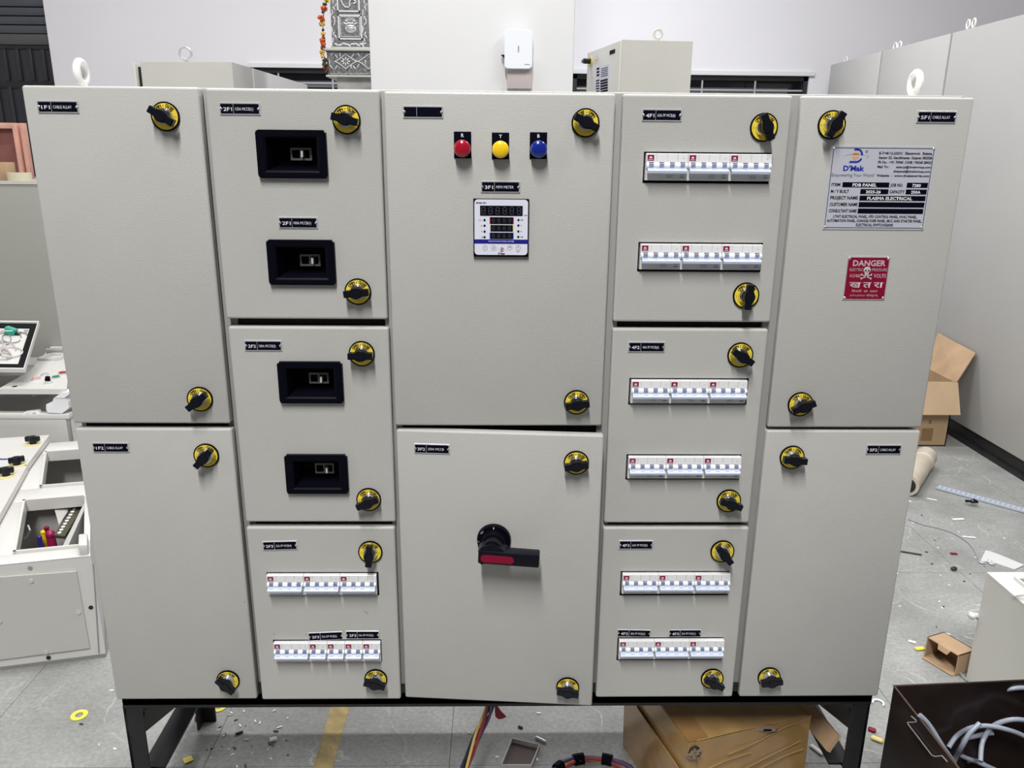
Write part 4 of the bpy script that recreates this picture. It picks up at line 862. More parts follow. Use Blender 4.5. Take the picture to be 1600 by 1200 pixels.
for b0, b1, al in [(0.745, 1.085, -0.145), (0.05, 0.735, -0.205)]:
    a0 = -1.28; pts = [(a0, b0), (al-0.06 if b0 > 0.5 else -0.285, b0), (al, b1), (a0, b1)]
    g = G(); g.prism([LX @ Vector((a, b, ZP+0.008)) for a, b in pts], (0, 0, 0.022)); part(g, 'door', WHITEP, t, smooth=0)
for px, py, an in [(52, 694, 0), (27, 727, 35), (10, 744, 20)]:
    p = at(px, py, 2, ZP+0.030); g = G(); g.cyl((p.x, p.y, ZP+0.0315), 0.030, 0.003, 'z', 1, 28).cyl((p.x, p.y, ZP+0.047), 0.013, 0.03, 'z', 0, 18)
    g.box(-0.026, 0.026, -0.009, 0.009, 0.008, 0.028, 0, bev=0.003, X=Matrix.Translation((p.x, p.y, ZP+0.034)) @ Matrix.Rotation(R(an), 4, 'Z')); part(g, 'door_lock', [KNOB, mat('lock_yellow_pale', (0.75, 0.68, 0.35), 0.4)], t)
g = G(); p0, p1 = at(-20, 717.5, 2, ZP+0.031), at(11, 717.5, 2, ZP+0.031); g.bar(p0, p1, 0.010, 0.002); part(g, 'printed_line', INKB, t, smooth=0)
# front cover plate, holes and bolts on the near side
NF = Vector((LU.y, -LU.x, 0)).normalized(); UF = LU.normalized()
def lf(px, py, h=0.0): return at_pl(px, py, LO, NF)+NF*h
g = G(); g.prism([lf(-60, 905), lf(120, 891.5), lf(141, 1011), lf(8, 1028), lf(-50, 1036)], NF*0.006); part(g, 'cover_plate', GREYB if False else mat('cover_grey_white', (0.50, 0.495, 0.465), 0.45), t, smooth=0)
rotf = math.atan2(UF.y, UF.x)
for px, py, r_, m, nm in [(47, 887.5, 0.0065, INKG, 'hole'), (142, 949, 0.0065, DARK, 'hole'), (76, 1027.5, 0.0065, DARK, 'hole'), (50, 906, 0.006, ALU, 'bolt'), (124, 954.5, 0.006, ALU, 'bolt'), (73, 1017, 0.006, ALU, 'bolt'), (1, 969, 0.006, ALU, 'bolt')]:
    p = lf(px, py, 0.007 if nm == 'bolt' else 0.001); part(G().cyl((0, 0, 0), r_, 0.004 if nm == 'bolt' else 0.001, 'y', 0, 14, X=Matrix.Translation(p) @ Matrix.Rotation(rotf, 4, 'Z')), nm, m, t)
g = G(); p = lf(150, 960, 0.001); g.tube([lf(146+7*k/4, 880+28*k, 0.002) for k in range(6)], 0.0018, n=6); part(g, 'worn_edge', INKG, t)
# lug at the corner, busbar strip, brackets and cable lugs in the near cell
g = G(); g.box(-0.028, -0.004, 0.004, 0.085, ZP, ZP+0.035, bev=0.004, X=LX); part(g, 'corner_lug', WHITEP, t)
ZB = 0.296
g = G(); q = [at(84, 836, 2, ZB), at(101, 838, 2, ZB), at(131, 788, 2, ZB), at(118, 784, 2, ZB)]; g.prism(q, (0, 0, -0.01)); part(g, 'terminal_strip', mat('strip_olive', (0.06, 0.055, 0.03), 0.5), t, smooth=0)
g = G()
for k in range(10): p = at(93+29*k/10, 833-47*k/10, 2, ZB); g.cyl((p.x, p.y, ZB+0.001), 0.006, 0.003, 'z', 0, 8)
part(g, 'terminal_screws', MW, t)
q = [at(85, 795, 2, ZB+0.01), at(106, 789, 2, ZB+0.01), at(105, 800, 2, ZB), at(92, 820, 2, ZB-0.01)]; g = G(); g.prism(q, (0, 0.004, 0)); part(g, 'inner_bracket', GREYB, t, smooth=0)
for px, py in [(66, 803), (43, 836)]:
    p = at(px, py, 2, 0.25); g = G(); g.tube([p+Vector((-0.012, 0, -0.012)), p, p+Vector((0.010, 0, 0.018)), p+Vector((0.0, 0.01, 0.03))], 0.004, n=8); part(g, 'hook', ALU, t)
for px, py in [(112, 783), (124, 782)]: p = at(px, py, 2, 0.31); part(G().cyl(p, 0.013, 0.014, 'z', 0, 16), 'insulator', MW, t)
for px, py, m, nm, lab in [(75, 838, RED, 'cable_lug', 'red sleeved cable lug standing in the near cell of the lying panel'), (69, 845, YLENS, 'cable_lug', 'yellow sleeved cable lug in the near cell of the lying panel'), (64, 853, mat('sleeve_blue', (0.03, 0.02, 0.20), 0.4), 'cable_lug', 'dark blue sleeved cable lug in the near cell of the lying panel'), (81, 848, mat('sleeve_maroon', (0.30, 0.01, 0.08), 0.4), 'cable_lug', 'thick crimson sleeved lug bunch in the near cell of the lying panel')]:
    p = at(px, py, 2, 0.24); g = G(); hh = 0.05 if px != 81 else 0.03; rr = 0.009 if px != 81 else 0.017
    g.cyl((p.x, p.y, 0.24-0.02), rr, 0.10, 'z', 0, 14, r2=rr*0.75, bev=0.002); g.ball((p.x, p.y, 0.27), rr*0.9, (1, 1, 1), 0, 10, 6); g.cyl((p.x, p.y, 0.09), rr*0.5, 0.16, 'z', 0, 10)
    tag(g.build(nm, m), lab, 'cable lug')
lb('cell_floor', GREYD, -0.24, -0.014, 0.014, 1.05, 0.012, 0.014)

# ================================================================ RIGHT: CARTONS, RAIL, BOX, BIN
# open carton by the cabinets
t = thing('open_carton', 'brown open cardboard carton with raised flaps against the right hand cabinets', 'box', (2.92, 2.7, 0))
f1 = at(1477, 697, 2, 0); H = at(1493, 597, 1, f1.y).z; xr_ = f1.x; yf = f1.y; rb = at(1457, 573, 2, H); dpt = max(0.25, rb.y-yf); xl = xr_-0.5
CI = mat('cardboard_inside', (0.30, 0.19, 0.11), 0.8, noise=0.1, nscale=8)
for nm, a in [('front_wall', (xl, xr_, yf, yf+0.006, 0, H)), ('rear_wall', (xl, xr_, yf+dpt-0.006, yf+dpt, 0, H)), ('side_wall', (xr_-0.006, xr_, yf, yf+dpt, 0, H)), ('side_wall', (xl, xl+0.006, yf, yf+dpt, 0, H)), ('bottom', (xl, xr_, yf, yf+dpt, 0.0, 0.006))]: part(G().box(*a), nm, CARD, t, smooth=0)
a0, a1 = at(1500, 648, 1, yf-0.05), Vector((xr_+0.004, yf-0.004, H)); hl = Vector((xl, yf-0.004, H)); a2 = Vector((xl-0.02, yf-0.05, a0.z))
part(G().prism([a1, hl, a2, a0], (0, -0.005, 0)), 'front_flap', mat('cardboard_light', (0.50, 0.36, 0.23), 0.75, noise=0.06, nscale=8), t, smooth=0)
b0, b1 = Vector((xr_, yf, H)), Vector((xr_, yf+dpt, H)); o0, o1 = at(1524, 551, 0, 3.285), at(1466, 520, 0, 3.285)
o1 = o0+(b1-b0)*1.0+Vector((0, 0.02, 0.0)) if (o1-o0).length > 0.8 else o1
part(G().prism([b0, b1, o1, o0], (0.004, 0, -0.003)), 'side_flap', CARD, t, smooth=0)
g = G(); p = at(1451, 665, 1, yf-0.002); g.box(p.x-0.03, p.x+0.03, yf-0.001, yf, 0.03, 0.10).box(p.x, p.x+0.012, yf-0.001, yf, 0.125, 0.145); part(g, 'printed_marks', mat('print_brown', (0.22, 0.13, 0.06), 0.8), t, smooth=0)
# paper tube
ax = (at(1445, 716, 2, 0.05)-at(1424, 748, 2, 0.05)).normalized(); e1 = at(1447, 713, 2, 0.05); e0 = e1-ax*0.45
PAP = mat('brown_paper_roll', (0.50, 0.44, 0.36), 0.6, noise=0.08, nscale=20); g = G()
g.tube([e0, e1], 0.05, 0, n=28); tube_ = g.build('paper_roll', PAP); tag(tube_, 'pale brown paper roll lying on the floor in front of the open carton', 'roll')
g = G(); g.tube([e1-ax*0.12, e1-ax*0.09], 0.0507, 0, n=28); g.build('tape_band', mat('tape_pale', (0.62, 0.58, 0.52), 0.4), tube_)
g = G(); g.tube([e0-ax*0.001, e0+ax*0.001], 0.036, 0, n=20); g.build('hollow_end', DARK, tube_)
# perforated rail
q0, q1 = at(1464, 763, 2, 0), at(1600, 800, 2, 0); dr = (q1-q0).normalized(); q1 = q0+dr*0.56
t = thing('perforated_rail', 'pale blue slotted mounting rail lying on the floor by the right hand cabinets', 'rail', tuple(q0))
RL = mat('galvanised_pale_blue', (0.50, 0.56, 0.66), 0.4, metal=0.2)
part(G().bar(q0+Vector((0, 0, .004)), q1+Vector((0, 0, .004)), 0.035, 0.004), 'base_strip', INKG, t, smooth=0)
sd = dr.cross(Vector((0, 0, 1)))
for s in (-1, 1, 0): part(G().bar(q0+sd*0.0155*s+Vector((0, 0, .007)), q1+sd*0.0155*s+Vector((0, 0, .007)), 0.006 if s else 0.005, 0.008), 'edge', RL, t, smooth=0)
for k in range(28): c = q0+dr*(0.010+0.02*k); part(G().bar(c-sd*0.015+Vector((0, 0, .008)), c+sd*0.015+Vector((0, 0, .008)), 0.009, 0.004), 'rung', RL, t, smooth=0)
p = at(1522, 786, 2, 0.014); g = G(); g.ball((p.x, p.y, 0.022), 0.016, (1.2, 0.8, 0.6), 0, 10, 6, jit=0.25).ball((p.x-0.022, p.y+0.008, 0.020), 0.012, (1.5, 0.6, 0.5), 0, 8, 5, jit=0.25)
tag(g.build('black_lump', KNOB), 'loose black grommet resting on the slotted rail', 'lump')  # shapeless black lump, no definite component
# grey enclosure box at right
gx, gy = at(1509, 1062, 2, 0).x, at(1509, 1062, 2, 0).y; gz = at(1538, 895, 1, gy).z
t = thing('enclosure_box', 'cream steel enclosure box lying open at the right edge behind the dark bin', 'enclosure', (gx+0.35, gy-0.2, 0))
g = G(); g.box(gx+0.01, gx+0.69, gy-0.010, gy, 0, gz).box(gx, gx+0.010, gy-0.44, gy, 0, gz).box(gx+0.69, gx+0.70, gy-0.44, gy, 0, gz).box(gx+0.01, gx+0.69, gy-0.44, gy-0.43, 0, gz).box(gx+0.011, gx+0.689, gy-0.429, gy-0.011, 0, 0.01)
part(g, 'body', CREAM, t, smooth=0)
g = G(); g.box(gx-0.0005, gx+0.05, gy-0.4405, gy+0.0005, gz-0.003, gz+0.002).box(gx+0.05, gx+0.7, gy-0.046, gy+0.0005, gz-0.003, gz+0.002); part(g, 'rim', WHITEP, t, smooth=0)
g = G(); g.box(gx+0.05, gx+0.056, gy-0.44, gy-0.04, gz-0.02, gz+0.012).box(gx+0.056, gx+0.7, gy-0.052, gy-0.046, gz-0.02, gz+0.012); part(g, 'gasket_lip', WHITEP, t, smooth=0)
p = at(1592, 930, 2, gz+0.01); g = G(); g.tube([p+Vector((-0.01, 0.0, 0)), p+Vector((0.012, -0.012, 0.012)), p+Vector((0.035, -0.02, 0.004))], 0.005, 0, n=8).ball(p+Vector((0.03, -0.02, 0.006)), 0.012, (1, 1, 0.5), 0, 10, 6); part(g, 'latch', mat('latch_pale', (0.7, 0.7, 0.7), 0.3), t)
p = at(1523, 962, 0, gx-0.006); g = G(); g.cyl((gx-0.006, p.y, p.z), 0.008, 0.014, 'x', 0, 12).ball((gx-0.014, p.y, p.z), 0.013, (0.8, 1, 0.8), 0, 14, 8); part(g, 'side_stud', WHITEP, t)
# small open carton
def fp(px, py): return at(px, py, 2, 0)
P0, P1, P2 = fp(1443.5, 1026), fp(1492.5, 1056.5), fp(1509, 1051); hC = at(1448.5, 995, 1, P0.y).z
dX, dB = P1-P0, P2-P1; dB = dB.normalized()*max(dB.length, 0.07)
t = thing('small_open_carton', 'small brown open ended carton lying on the floor beside the cream enclosure box', 'box', tuple((P0+P1)/2))
th = 0.003; up = Vector((0, 0, hC)); nx = dX.normalized(); nb = dB.normalized()
def slab(a, u, v, n_, name, m=CARD): part(G().prism([a, a+u, a+u+v, a+v], n_), name, m, t, smooth=0)
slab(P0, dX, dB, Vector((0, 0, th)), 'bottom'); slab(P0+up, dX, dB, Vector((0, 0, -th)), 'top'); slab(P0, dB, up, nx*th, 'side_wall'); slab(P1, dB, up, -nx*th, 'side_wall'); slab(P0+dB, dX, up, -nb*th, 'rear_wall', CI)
m_ = P0+up+dX*0.36; part(G().prism([m_, m_+dX*0.40, m_+dX*0.34+Vector((0, 0, -hC*0.22))-nb*0.006, m_+dX*0.06+Vector((0, 0, -hC*0.20))-nb*0.006], -nb*0.002), 'tuck_flap', CARD, t, smooth=0)
part(G().prism([P0+dX*0.02, P1-dX*0.02, P1-dX*0.03-nb*0.012+Vector((0, 0, .002)), P0+dX*0.05-nb*0.015+Vector((0, 0, .002))], (0, 0, 0.002)), 'bottom_flap', CARD, t, smooth=0)
# dark sheet steel bin with cables
BZ = 0.35; c0 = at(1396.5, 1071.5, 2, BZ); c1_ = at(1600, 1062, 2, BZ); e = (c1_-c0).normalized(); ff = Vector((e.y, -e.x, 0))
lf0 = at(1497, 1199, 2, BZ); fdir = (lf0-c0).normalized()
BIN = mat('bin_brown_black_gloss', (0.020, 0.013, 0.012), 0.28, noise=0.5, nscale=5)
t = thing('steel_bin', 'glossy brown black sheet steel bin full of grey cable at the bottom right corner', 'bin', tuple((c0.x+0.25, c0.y-0.3, 0)))
K = [c0, c0+e*0.50, c0+e*0.50+fdir*0.62, c0+fdir*0.62]; K = [Vector((p.x, p.y, 0)) for p in K]
for i, nm in enumerate(['rear_wall', 'side_wall', 'front_wall', 'side_wall']):
    a, b = K[i], K[(i+1) % 4]; n_ = Vector((b.y-a.y, -(b.x-a.x), 0)).normalized()*0.003
    part(G().prism([a, b, b+Vector((0, 0, BZ)), a+Vector((0, 0, BZ))], n_), nm, BIN, t, smooth=0)
part(G().prism(K, (0, 0, 0.003)), 'bottom', BIN, t, smooth=0)
g = G(); g.tube([p+Vector((0, 0, BZ)) for p in K], 0.0022, n=6, closed=True); part(g, 'rim', mat('bin_rim_brown', (0.12, 0.08, 0.06), 0.35), t)
NL = Vector((fdir.y, -fdir.x, 0)).normalized(); NL = NL if NL.x < 0 else -NL
def bl(px, py): return at_pl(px, py, c0+NL*0.004, NL)
g = G(); g.tube([bl(*q) for q in [(1424, 1119), (1432, 1126), (1431, 1128), (1418, 1129), (1420, 1133), (1456, 1180), (1461, 1182), (1472, 1181), (1480, 1190)]], 0.0012, n=6); part(g, 'handle_outline', ALU, t)
CAB = mat('cable_grey_sheath', (0.30, 0.33, 0.40), 0.4)
def bp(px, py, z): return at(px, py, 2, z)
def smooth_path(P, n=6):
    P = [Vector(p) for p in P]; out = []
    for i in range(len(P)-1):
        p0, p1, p2, p3 = P[max(i-1, 0)], P[i], P[i+1], P[min(i+2, len(P)-1)]
        for k in range(n): u = k/n; out.append(0.5*((2*p1)+(p2-p0)*u+(2*p0-5*p1+4*p2-p3)*u*u+(3*p1-p0-3*p2+p3)*u**3))
    return out+[P[-1]]
cb = [[(1437, 1117, .36), (1452, 1133, .34), (1472, 1165, .30), (1490, 1192, .25), (1500, 1215, .2)],
      [(1528, 1125, .20), (1533, 1105, .26), (1553, 1085, .30), (1580, 1076, .33), (1610, 1076, .33), (1640, 1090, .3)],
      [(1531, 1130, .30), (1515, 1146, .28), (1503, 1166, .25), (1493, 1185, .2), (1480, 1210, .15)],
      [(1482, 1168, .2), (1495, 1150, .22), (1515, 1138, .25), (1540, 1134, .26), (1570, 1139, .26), (1600, 1150, .24), (1640, 1175, .2)],
      [(1532, 1190, .2), (1535, 1160, .22), (1548, 1138, .25), (1565, 1128, .27), (1590, 1124, .28), (1625, 1130, .26)],
      [(1486, 1164, .16), (1505, 1155, .2), (1530, 1149, .22), (1551, 1145, .24)],
      [(1490, 1172, .14), (1515, 1158, .18), (1545, 1146, .2), (1590, 1130, .22), (1610, 1124, .22)],
      [(1478, 1164, .13), (1500, 1180, .15), (1530, 1192, .16), (1560, 1205, .14)],
      [(1495, 1195, .12), (1520, 1188, .14), (1545, 1200, .14), (1560, 1225, .12)],
      [(1526, 1145, .1), (1527, 1160, .1), (1534, 1180, .1), (1540, 1210, .1)],
      [(1500, 1176, .08), (1530, 1180, .08), (1570, 1190, .09), (1620, 1200, .1)]]
for i, pth in enumerate(cb):
    g = G(); g.tube(smooth_path([bp(*q) for q in pth]), 0.0052, 0, n=10)
    tag(g.build('grey_cable', CAB), ['grey cable end poking straight up the left inner wall of the bin', 'grey cable arching highest against the rear wall of the bin', 'short straight grey cable end slanting across the middle of the bin', 'long grey cable bending right through the middle of the bin', 'grey cable looping upward then right inside the bin'][i] if i < 5 else ['thin looking grey cable end pointing right at the middle of the bin', 'grey cable passing under the long one towards the upper right of the bin', 'grey cable running low along the left inner wall of the bin', 'grey cable nearest the front at the bottom of the bin', 'nearly upright grey cable in the dark middle of the bin', 'grey cable lying deepest across the bottom of the bin'][i-5], 'cable', 'grey cables in the bin')
# ================================================================ UNDER AND AROUND THE STAND
ZC = 0.25; k1, k2 = at(1076, 1162, 2, ZC), at(1268, 1118, 2, ZC); e = (k2-k1).normalized(); bk = Vector((-e.y, e.x, 0))
t = thing('taped_carton', 'large brown carton wrapped in shiny parcel tape under the right side of the switchboard', 'box', tuple(((k1+k2)/2).xy)+(0,))
b = bmesh.new(); L_ = (k2-k1).length; bmesh.ops.create_cube(b, size=1)
bmesh.ops.scale(b, vec=(L_, 0.30, ZC), verts=b.verts); bmesh.ops.subdivide_edges(b, edges=b.edges[:], cuts=9, use_grid_fill=True)
X = Matrix((e, bk, Vector((0, 0, 1)))).transposed().to_4x4(); X.translation = (k1+k2)/2*Vector((1, 1, 1)).x; X.translation = Vector((k1.x, k1.y, 0))+e*L_/2+bk*0.15+Vector((0, 0, ZC/2))
random.seed(5)
for v in b.verts:
    n_ = math.sin(v.co.x*23)*math.cos(v.co.z*31+v.co.y*17); v.co += Vector((0.0, -1 if v.co.y < 0 else 1, 0))*0.003*n_+Vector((0, 0, 0.003*n_ if v.co.z > 0 else 0))
bmesh.ops.transform(b, matrix=X, verts=b.verts)
g = G(); g._take(b, 0); part(g, 'carton_body', TAPE, t, smooth=50)
def cx(u, d, z): return Vector((k1.x, k1.y, 0))+e*u+bk*d+Vector((0, 0, z))
g = G()
for pth in [[(0.10, -.004, .20), (0.17, -.004, .215), (0.24, -.004, .238), (0.30, -.004, .243)], [(0.04, -.004, .17), (0.10, -.004, .185), (0.16, -.004, .19)], [(0.12, -.004, .14), (0.20, -.004, .165), (0.29, -.004, .19)], [(0.02, .0, ZC+.003), (0.10, .0, ZC+.004), (0.20, .0, ZC+.003), (0.30, .0, ZC+.004)], [(0.16, -.004, .13), (0.24, -.004, .155), (0.30, -.004, .165)]]:
    g.tube(smooth_path([cx(*q) for q in pth]), 0.0013, n=6)
part(g, 'tape_wrinkles', TAPE, t)
g = G(); g.box(-0.012, 0.0, 0.0, 0.30, 0.0, 0.001)
part(G().prism([cx(0.0, 0.0, ZC+.002), cx(0.05, 0.0, ZC+.002), cx(0.05, 0.30, ZC+.002), cx(0, 0.30, ZC+.002)], (0, 0, 0.0015)), 'edge_flap', mat('taped_cardboard_dark', (0.26, 0.14, 0.05), 0.3, noise=0.2, nscale=9, coat=0.5), t, smooth=0)
part(G().prism([cx(-0.002, 0.0, 0.0), cx(-0.006, 0.0, 0.17), cx(-0.006, 0.30, 0.17), cx(-0.002, 0.30, 0.0)], -e*0.002), 'side_flap', TAPE, t, smooth=0)
FILM = mat('crumpled_film', (0.36, 0.27, 0.19), 0.12, metal=0.5); g = G()
c = cx(0.014, -0.004, ZC-0.022); g.ball(c, 0.015, (0.95, 0.4, 1.0), 1, 12, 8, jit=0.1)
for k in range(34): a, r_ = random.uniform(0, 6.3), random.uniform(0.002, 0.018); g.ball(c+Vector((r_*math.cos(a), -0.006, r_*math.sin(a))), random.uniform(0.003, 0.007), (1, 0.6, 0.45), 0, 6, 4, X=Matrix.Rotation(a, 4, 'Y'), jit=0.35)
part(g, 'torn_corner', [FILM, DARK], t)
c = cx(0.19, -0.004, ZC-0.004); g = G(); g.ball(c, 0.010, (2.4, 0.4, 0.7), 0, 10, 6, jit=0.3).ball(c+Vector((0.004, -0.004, 0)), 0.005, (2.2, 0.4, 0.5), 1, 8, 6, jit=0.2); part(g, 'tape_tear', [FILM, INK], t)
g = G()
for k in range(6): g.text('ABX'[k % 3], *(0, 0.012), 0, 0.01, 0) if False else None
q0, q1 = at(1268, 1103, 1, 0.20)-Vector((0.022, 0, 0)), at(1318, 1162, 1, 0.055)-Vector((0.022, 0, 0))
sheet = G().bar(q0, q1, 0.010, 0.045, up=(0.6, 0, 1)); tag(sheet.build('cardboard_strip', CARD, smooth=0), 'long brown cardboard strip leaning between the taped carton and the right stand leg', 'cardboard')
# cable bundle hanging from the switchboard and the coil on the floor
cols = [mat('wire_black', (0.012, 0.012, 0.02), 0.4), mat('wire_yellow', (0.70, 0.50, 0.16), 0.4), mat('wire_red', (0.30, 0.03, 0.04), 0.4), mat('wire_violet', (0.10, 0.05, 0.16), 0.4), mat('wire_blue', (0.02, 0.04, 0.16), 0.4)]
t = thing('hanging_wire_bundle', 'twisted bundle of coloured wires hanging from the bottom of the switchboard', 'wire', (0.76, 0.12, 0.2))
ctr = [(.783, .10, .37), (.781, .10, .31), (.772, .10, .26), (.752, .10, .21), (.735, .10, .16), (.718, .10, .11), (.704, .09, .06), (.700, .05, .01), (.705, -.02, .008)]
ctr = smooth_path(ctr, 5)
for k, cm in enumerate(cols):
    g = G(); P = [p+Vector((0.0075*math.cos(k*1.256+i*0.16), 0.0075*math.sin(k*1.256+i*0.16), 0)) for i, p in enumerate(ctr)]; P = [Vector((p.x, p.y, max(p.z, 0.004))) for p in P]
    g.tube(P, 0.0035, n=8); part(g, 'wire', cm, t)
g = G(); q = [at(a, b_, 1, 0.088) for a, b_ in [(773, 1099), (777, 1103), (783, 1112), (791, 1120), (786, 1123), (779, 1124), (774, 1120), (773, 1110)]]; g.prism(q, (0, 0.002, 0)); part(g, 'red_tag', RED, t, smooth=0)
t = thing('wire_coil', 'coil of taped black and coloured wire on the floor below the switchboard', 'wire', (1.03, 0.12, 0))
cc = at(928, 1215, 2, 0.01)
for k, cm in enumerate([cols[0], cols[3], cols[1], cols[2]]):
    g = G(); r0 = 0.095-0.007*k; g.tube([(cc.x+r0*math.cos(q)*1.15, cc.y+r0*0.75*math.sin(q), 0.008+0.006*(k % 2)+0.003*math.sin(3*q+k)) for q in [i*0.26 for i in range(24)]], 0.004, n=8, closed=True); part(g, 'wire', cm, t)
for a in (1.15, 1.9, 2.6): g = G(); p = lambda q: Vector((cc.x+0.085*math.cos(q)*1.15, cc.y+0.085*0.75*math.sin(q), 0.012)); g.tube([p(a-0.14), p(a), p(a+0.14)], 0.014, n=10); part(g, 'tape_wrap', BLACK, t)
# shallow open box by the wires
P0, P1, P2, P3 = fp(800, 1161), fp(843, 1171), fp(830, 1203), fp(783, 1203)
t = thing('shallow_box', 'shallow grey edged box with brown inside on the floor below the wires', 'box', tuple((P0+P2)/2))
part(G().prism([P0, P1, P2, P3], (0, 0, 0.003)), 'base', mat('box_inside_brown', (0.10, 0.075, 0.07), 0.7), t, smooth=0)
for i in range(4): a, b_ = [P0, P1, P2, P3][i], [P1, P2, P3, P0][i]; part(G().bar(a+Vector((0, 0, .008)), b_+Vector((0, 0, .008)), 0.003, 0.016), 'side', GREYB, t, smooth=0)
# ---- things dropped on the floor
def ringobj(px, py, ro, ri, m, label, name='yellow_ring'):
    c = fp(px, py); g = G(); n = 30
    for i in range(n):
        a, b_ = 2*math.pi*i/n, 2*math.pi*(i+1)/n; P = lambda r, q, z: (c.x+r*math.cos(q), c.y+r*math.sin(q), z)
        g.poly([P(ro, a, .0025), P(ro, b_, .0025), P(ri, b_, .0025), P(ri, a, .0025)]); g.poly([P(ro, a, .001), P(ro, b_, .001), P(ro, b_, .0025), P(ro, a, .0025)]); g.poly([P(ri, b_, .001), P(ri, a, .001), P(ri, a, .0025), P(ri, b_, .0025)])
    return tag(g.build(name, m, smooth=0), label, 'label ring')
RY = mat('ring_yellow', (0.85, 0.75, 0.08), 0.45)
ringobj(124, 1118, 0.0215, 0.0105, RY, 'round yellow lock label ring lying on bare floor at bottom left'); ringobj(342, 1105, 0.0215, 0.0105, RY, 'yellow label ring on the floor just under the left of the switchboard')
WH = mat('scrap_white', (0.78, 0.78, 0.78), 0.4); BK = mat('scrap_black', (0.02, 0.02, 0.02), 0.4)
def bit(px, py, l, w_, h, a, m, name, label, cat):
    c = fp(px, py); g = G(); g.box(-l/2, l/2, -w_/2, w_/2, 0, h, bev=min(h, w_)*0.3, seg=1, X=Matrix.Translation((c.x, c.y, 0.001)) @ Matrix.Rotation(R(a), 4, 'Z')); return tag(g.build(name, m), label, cat)
bit(845, 1158, 0.034, 0.008, 0.008, -35, ALU, 'metal_pin', 'short silver metal pin on the floor below the right hanging door', 'pin')
bit(813, 1138, 0.014, 0.007, 0.006, -30, BK, 'black_clip', 'small black clip on the floor left of the metal pin', 'clip')
bit(374, 1147, 0.020, 0.006, 0.006, 30, BK, 'black_clip', 'small black stub on the floor under the left doors', 'clip')
bit(427, 1157, 0.018, 0.016, 0.006, 20, WH, 'white_plug', 'white plastic cap on the floor left of the yellow painted line', 'plug')
bit(294, 1188, 0.022, 0.022, 0.003, 35, YEL, 'yellow_tag', 'yellow folded tag on the floor inside the left stand leg', 'tag')
bit(312, 1124, 0.024, 0.016, 0.010, 20, RED, 'red_plug', 'dark red plastic cap among scraps by the left stand rail', 'plug')
bit(946, 1192, 0.022, 0.008, 0.004, -30, WH, 'white_scrap', 'white plastic scrap above the wire coil', 'scrap')
bit(1490, 866, 0.026, 0.012, 0.004, -5, RED, 'red_plug', 'dark red disc like scrap on the floor above the cream enclosure', 'plug')
bit(1490, 891, 0.022, 0.016, 0.012, 20, BK, 'black_plug', 'small black cap on open floor left of the cream enclosure', 'plug')
bit(1421, 865, 0.085, 0.006, 0.006, -22, BK, 'black_strip', 'thin black strip on the floor beside the lower right door', 'strip')
bit(1437, 1015, 0.030, 0.014, 0.006, 8, YEL, 'yellow_tag', 'yellow plastic tag poking out left of the small open carton', 'tag')
bit(1425, 1004, 0.022, 0.010, 0.004, -30, WH, 'white_scrap', 'white scrap left of the small open carton', 'scrap')
bit(1419, 783, 0.030, 0.008, 0.003, -60, WH, 'white_scrap', 'bent white offcut beside the lower right door, above the long wire', 'scrap')
bit(1456, 781, 0.040, 0.008, 0.003, -30, WH, 'white_scrap', 'white strip offcut below the left end of the slotted rail', 'scrap')
bit(1497, 812, 0.050, 0.014, 0.003, 5, WH, 'white_scrap', 'pair of pale offcuts on the floor below the slotted rail', 'scrap')
bit(1514, 840, 0.050, 0.010, 0.003, -12, WH, 'white_scrap', 'long white offcut beside the end of the bent wire', 'scrap')
bit(1370, 1158, 0.030, 0.014, 0.010, -35, mat('sleeve_cream_yellow', (0.72, 0.58, 0.22), 0.4), 'yellow_sleeve', 'pale yellow cable sleeve between the right stand leg and the dark bin', 'sleeve')
bit(1362, 1143, 0.020, 0.012, 0.010, -35, RED, 'red_lug', 'red cable lug right beside the right front stand leg', 'lug')
bit(1276, 1174, 0.040, 0.012, 0.008, -60, WH, 'white_scrap', 'white scrap on the floor right of the taped carton', 'scrap')
c = fp(1372, 1100); g = G(); g.tube([(c.x+0.014*math.cos(R(q)), c.y+0.014*math.sin(R(q)), 0.004) for q in range(-60, 200, 20)], 0.003, n=8); tag(g.build('white_hook', WH), 'small white open ring on the floor between door corner and dark bin', 'hook')
g = G(); g.tube(smooth_path([fp(*q)+Vector((0, 0, .003)) for q in [(1419, 812), (1440, 820), (1465, 826), (1487, 833), (1503, 842), (1518, 855), (1532, 880)]]), 0.0028, n=8); tag(g.build('bent_wire', INKG), 'long bent grey wire on the floor running from the lower right door', 'wire')
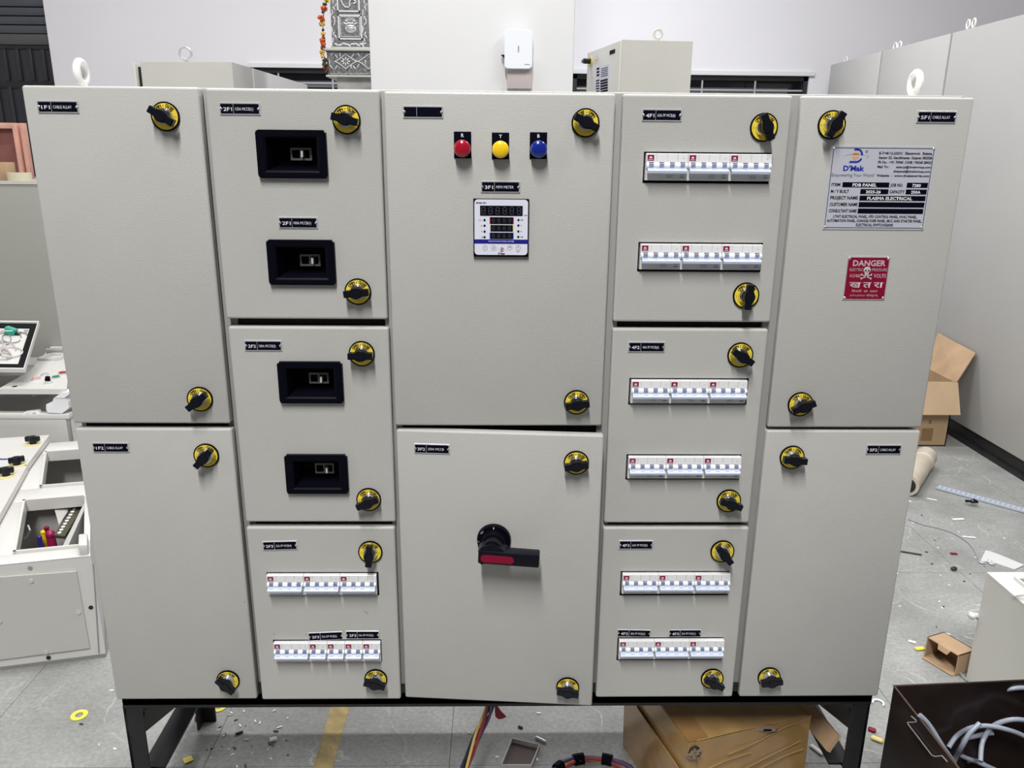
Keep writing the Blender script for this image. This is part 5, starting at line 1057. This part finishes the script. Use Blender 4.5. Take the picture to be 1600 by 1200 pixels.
g = G(); q = [fp(*a) for a in [(1540, 861), (1557, 866), (1600, 884), (1585, 891), (1555, 881), (1532, 877)]]; g.prism([p+Vector((0, 0, .001)) for p in q], (0, 0, 0.003)); tag(g.build('plastic_bag', mat('clear_bag', (0.62, 0.62, 0.62), 0.15), smooth=0), 'flat clear plastic bag on the floor behind the cream enclosure', 'bag')
g = G()
for px, py in [(1534, 880), (1546, 879), (1549, 882)]: c = fp(px, py); g.tube([(c.x+0.008*math.cos(R(q)), c.y+0.008*math.sin(R(q)), 0.005) for q in range(0, 360, 40)], 0.003, n=6, closed=True)
tag(g.build('terminal_lugs', ALU), 'cluster of silver ring terminals at the end of the bent wire', 'lugs')
c = fp(1497, 1060); g = G(); g.tube([fp(1498, 1048)+Vector((0, 0, .004)), fp(1503, 1058)+Vector((0, 0, .004)), fp(1512, 1066)+Vector((0, 0, .004))], 0.004, n=8); tag(g.build('grey_cable_end', INKG), 'grey cable end at the foot of the cream enclosure corner', 'cable')
# uncountable litter
random.seed(21); g = G(); zones = [(-0.1, 1.9, 0.2, 0.6, 36), (2.0, 2.9, 0.5, 2.0, 120), (-0.35, 0.0, 0.25, 0.75, 14), (0.02, 0.25, 0.15, 0.55, 60), (1.45, 1.66, 0.0, 0.45, 70), (1.55, 1.68, 0.05, 0.5, 30)]
for x0, x1, y0, y1, n in zones:
    for k in range(n):
        x, y, s = random.uniform(x0, x1), random.uniform(y0, y1), random.uniform(0.0012, 0.0040)
        if 1.08 < x < 1.53 and y < 0.45 or y < 0.1 and x > 1.66 or x > 2.1 and y < 0.60 or abs(x) < 0.045 or 1.555 < x < 1.605 or 2.55 < x and 1.7 < y < 2.4: continue
        x, y, s = x, y, s; m = 0 if random.random() < 0.7 else 1
        g.box(-s*random.uniform(1, 2.6), s, -s*0.5, s*0.6, 0, s*0.7, m, X=Matrix.Translation((x, y, 0.0005)) @ Matrix.Rotation(random.uniform(0, 6), 4, 'Z'))
o = stuff(g.build('floor_litter', [WH, BK], smooth=0)); o['label'] = 'tiny white and black plastic crumbs scattered over the floor'; o['category'] = 'litter'
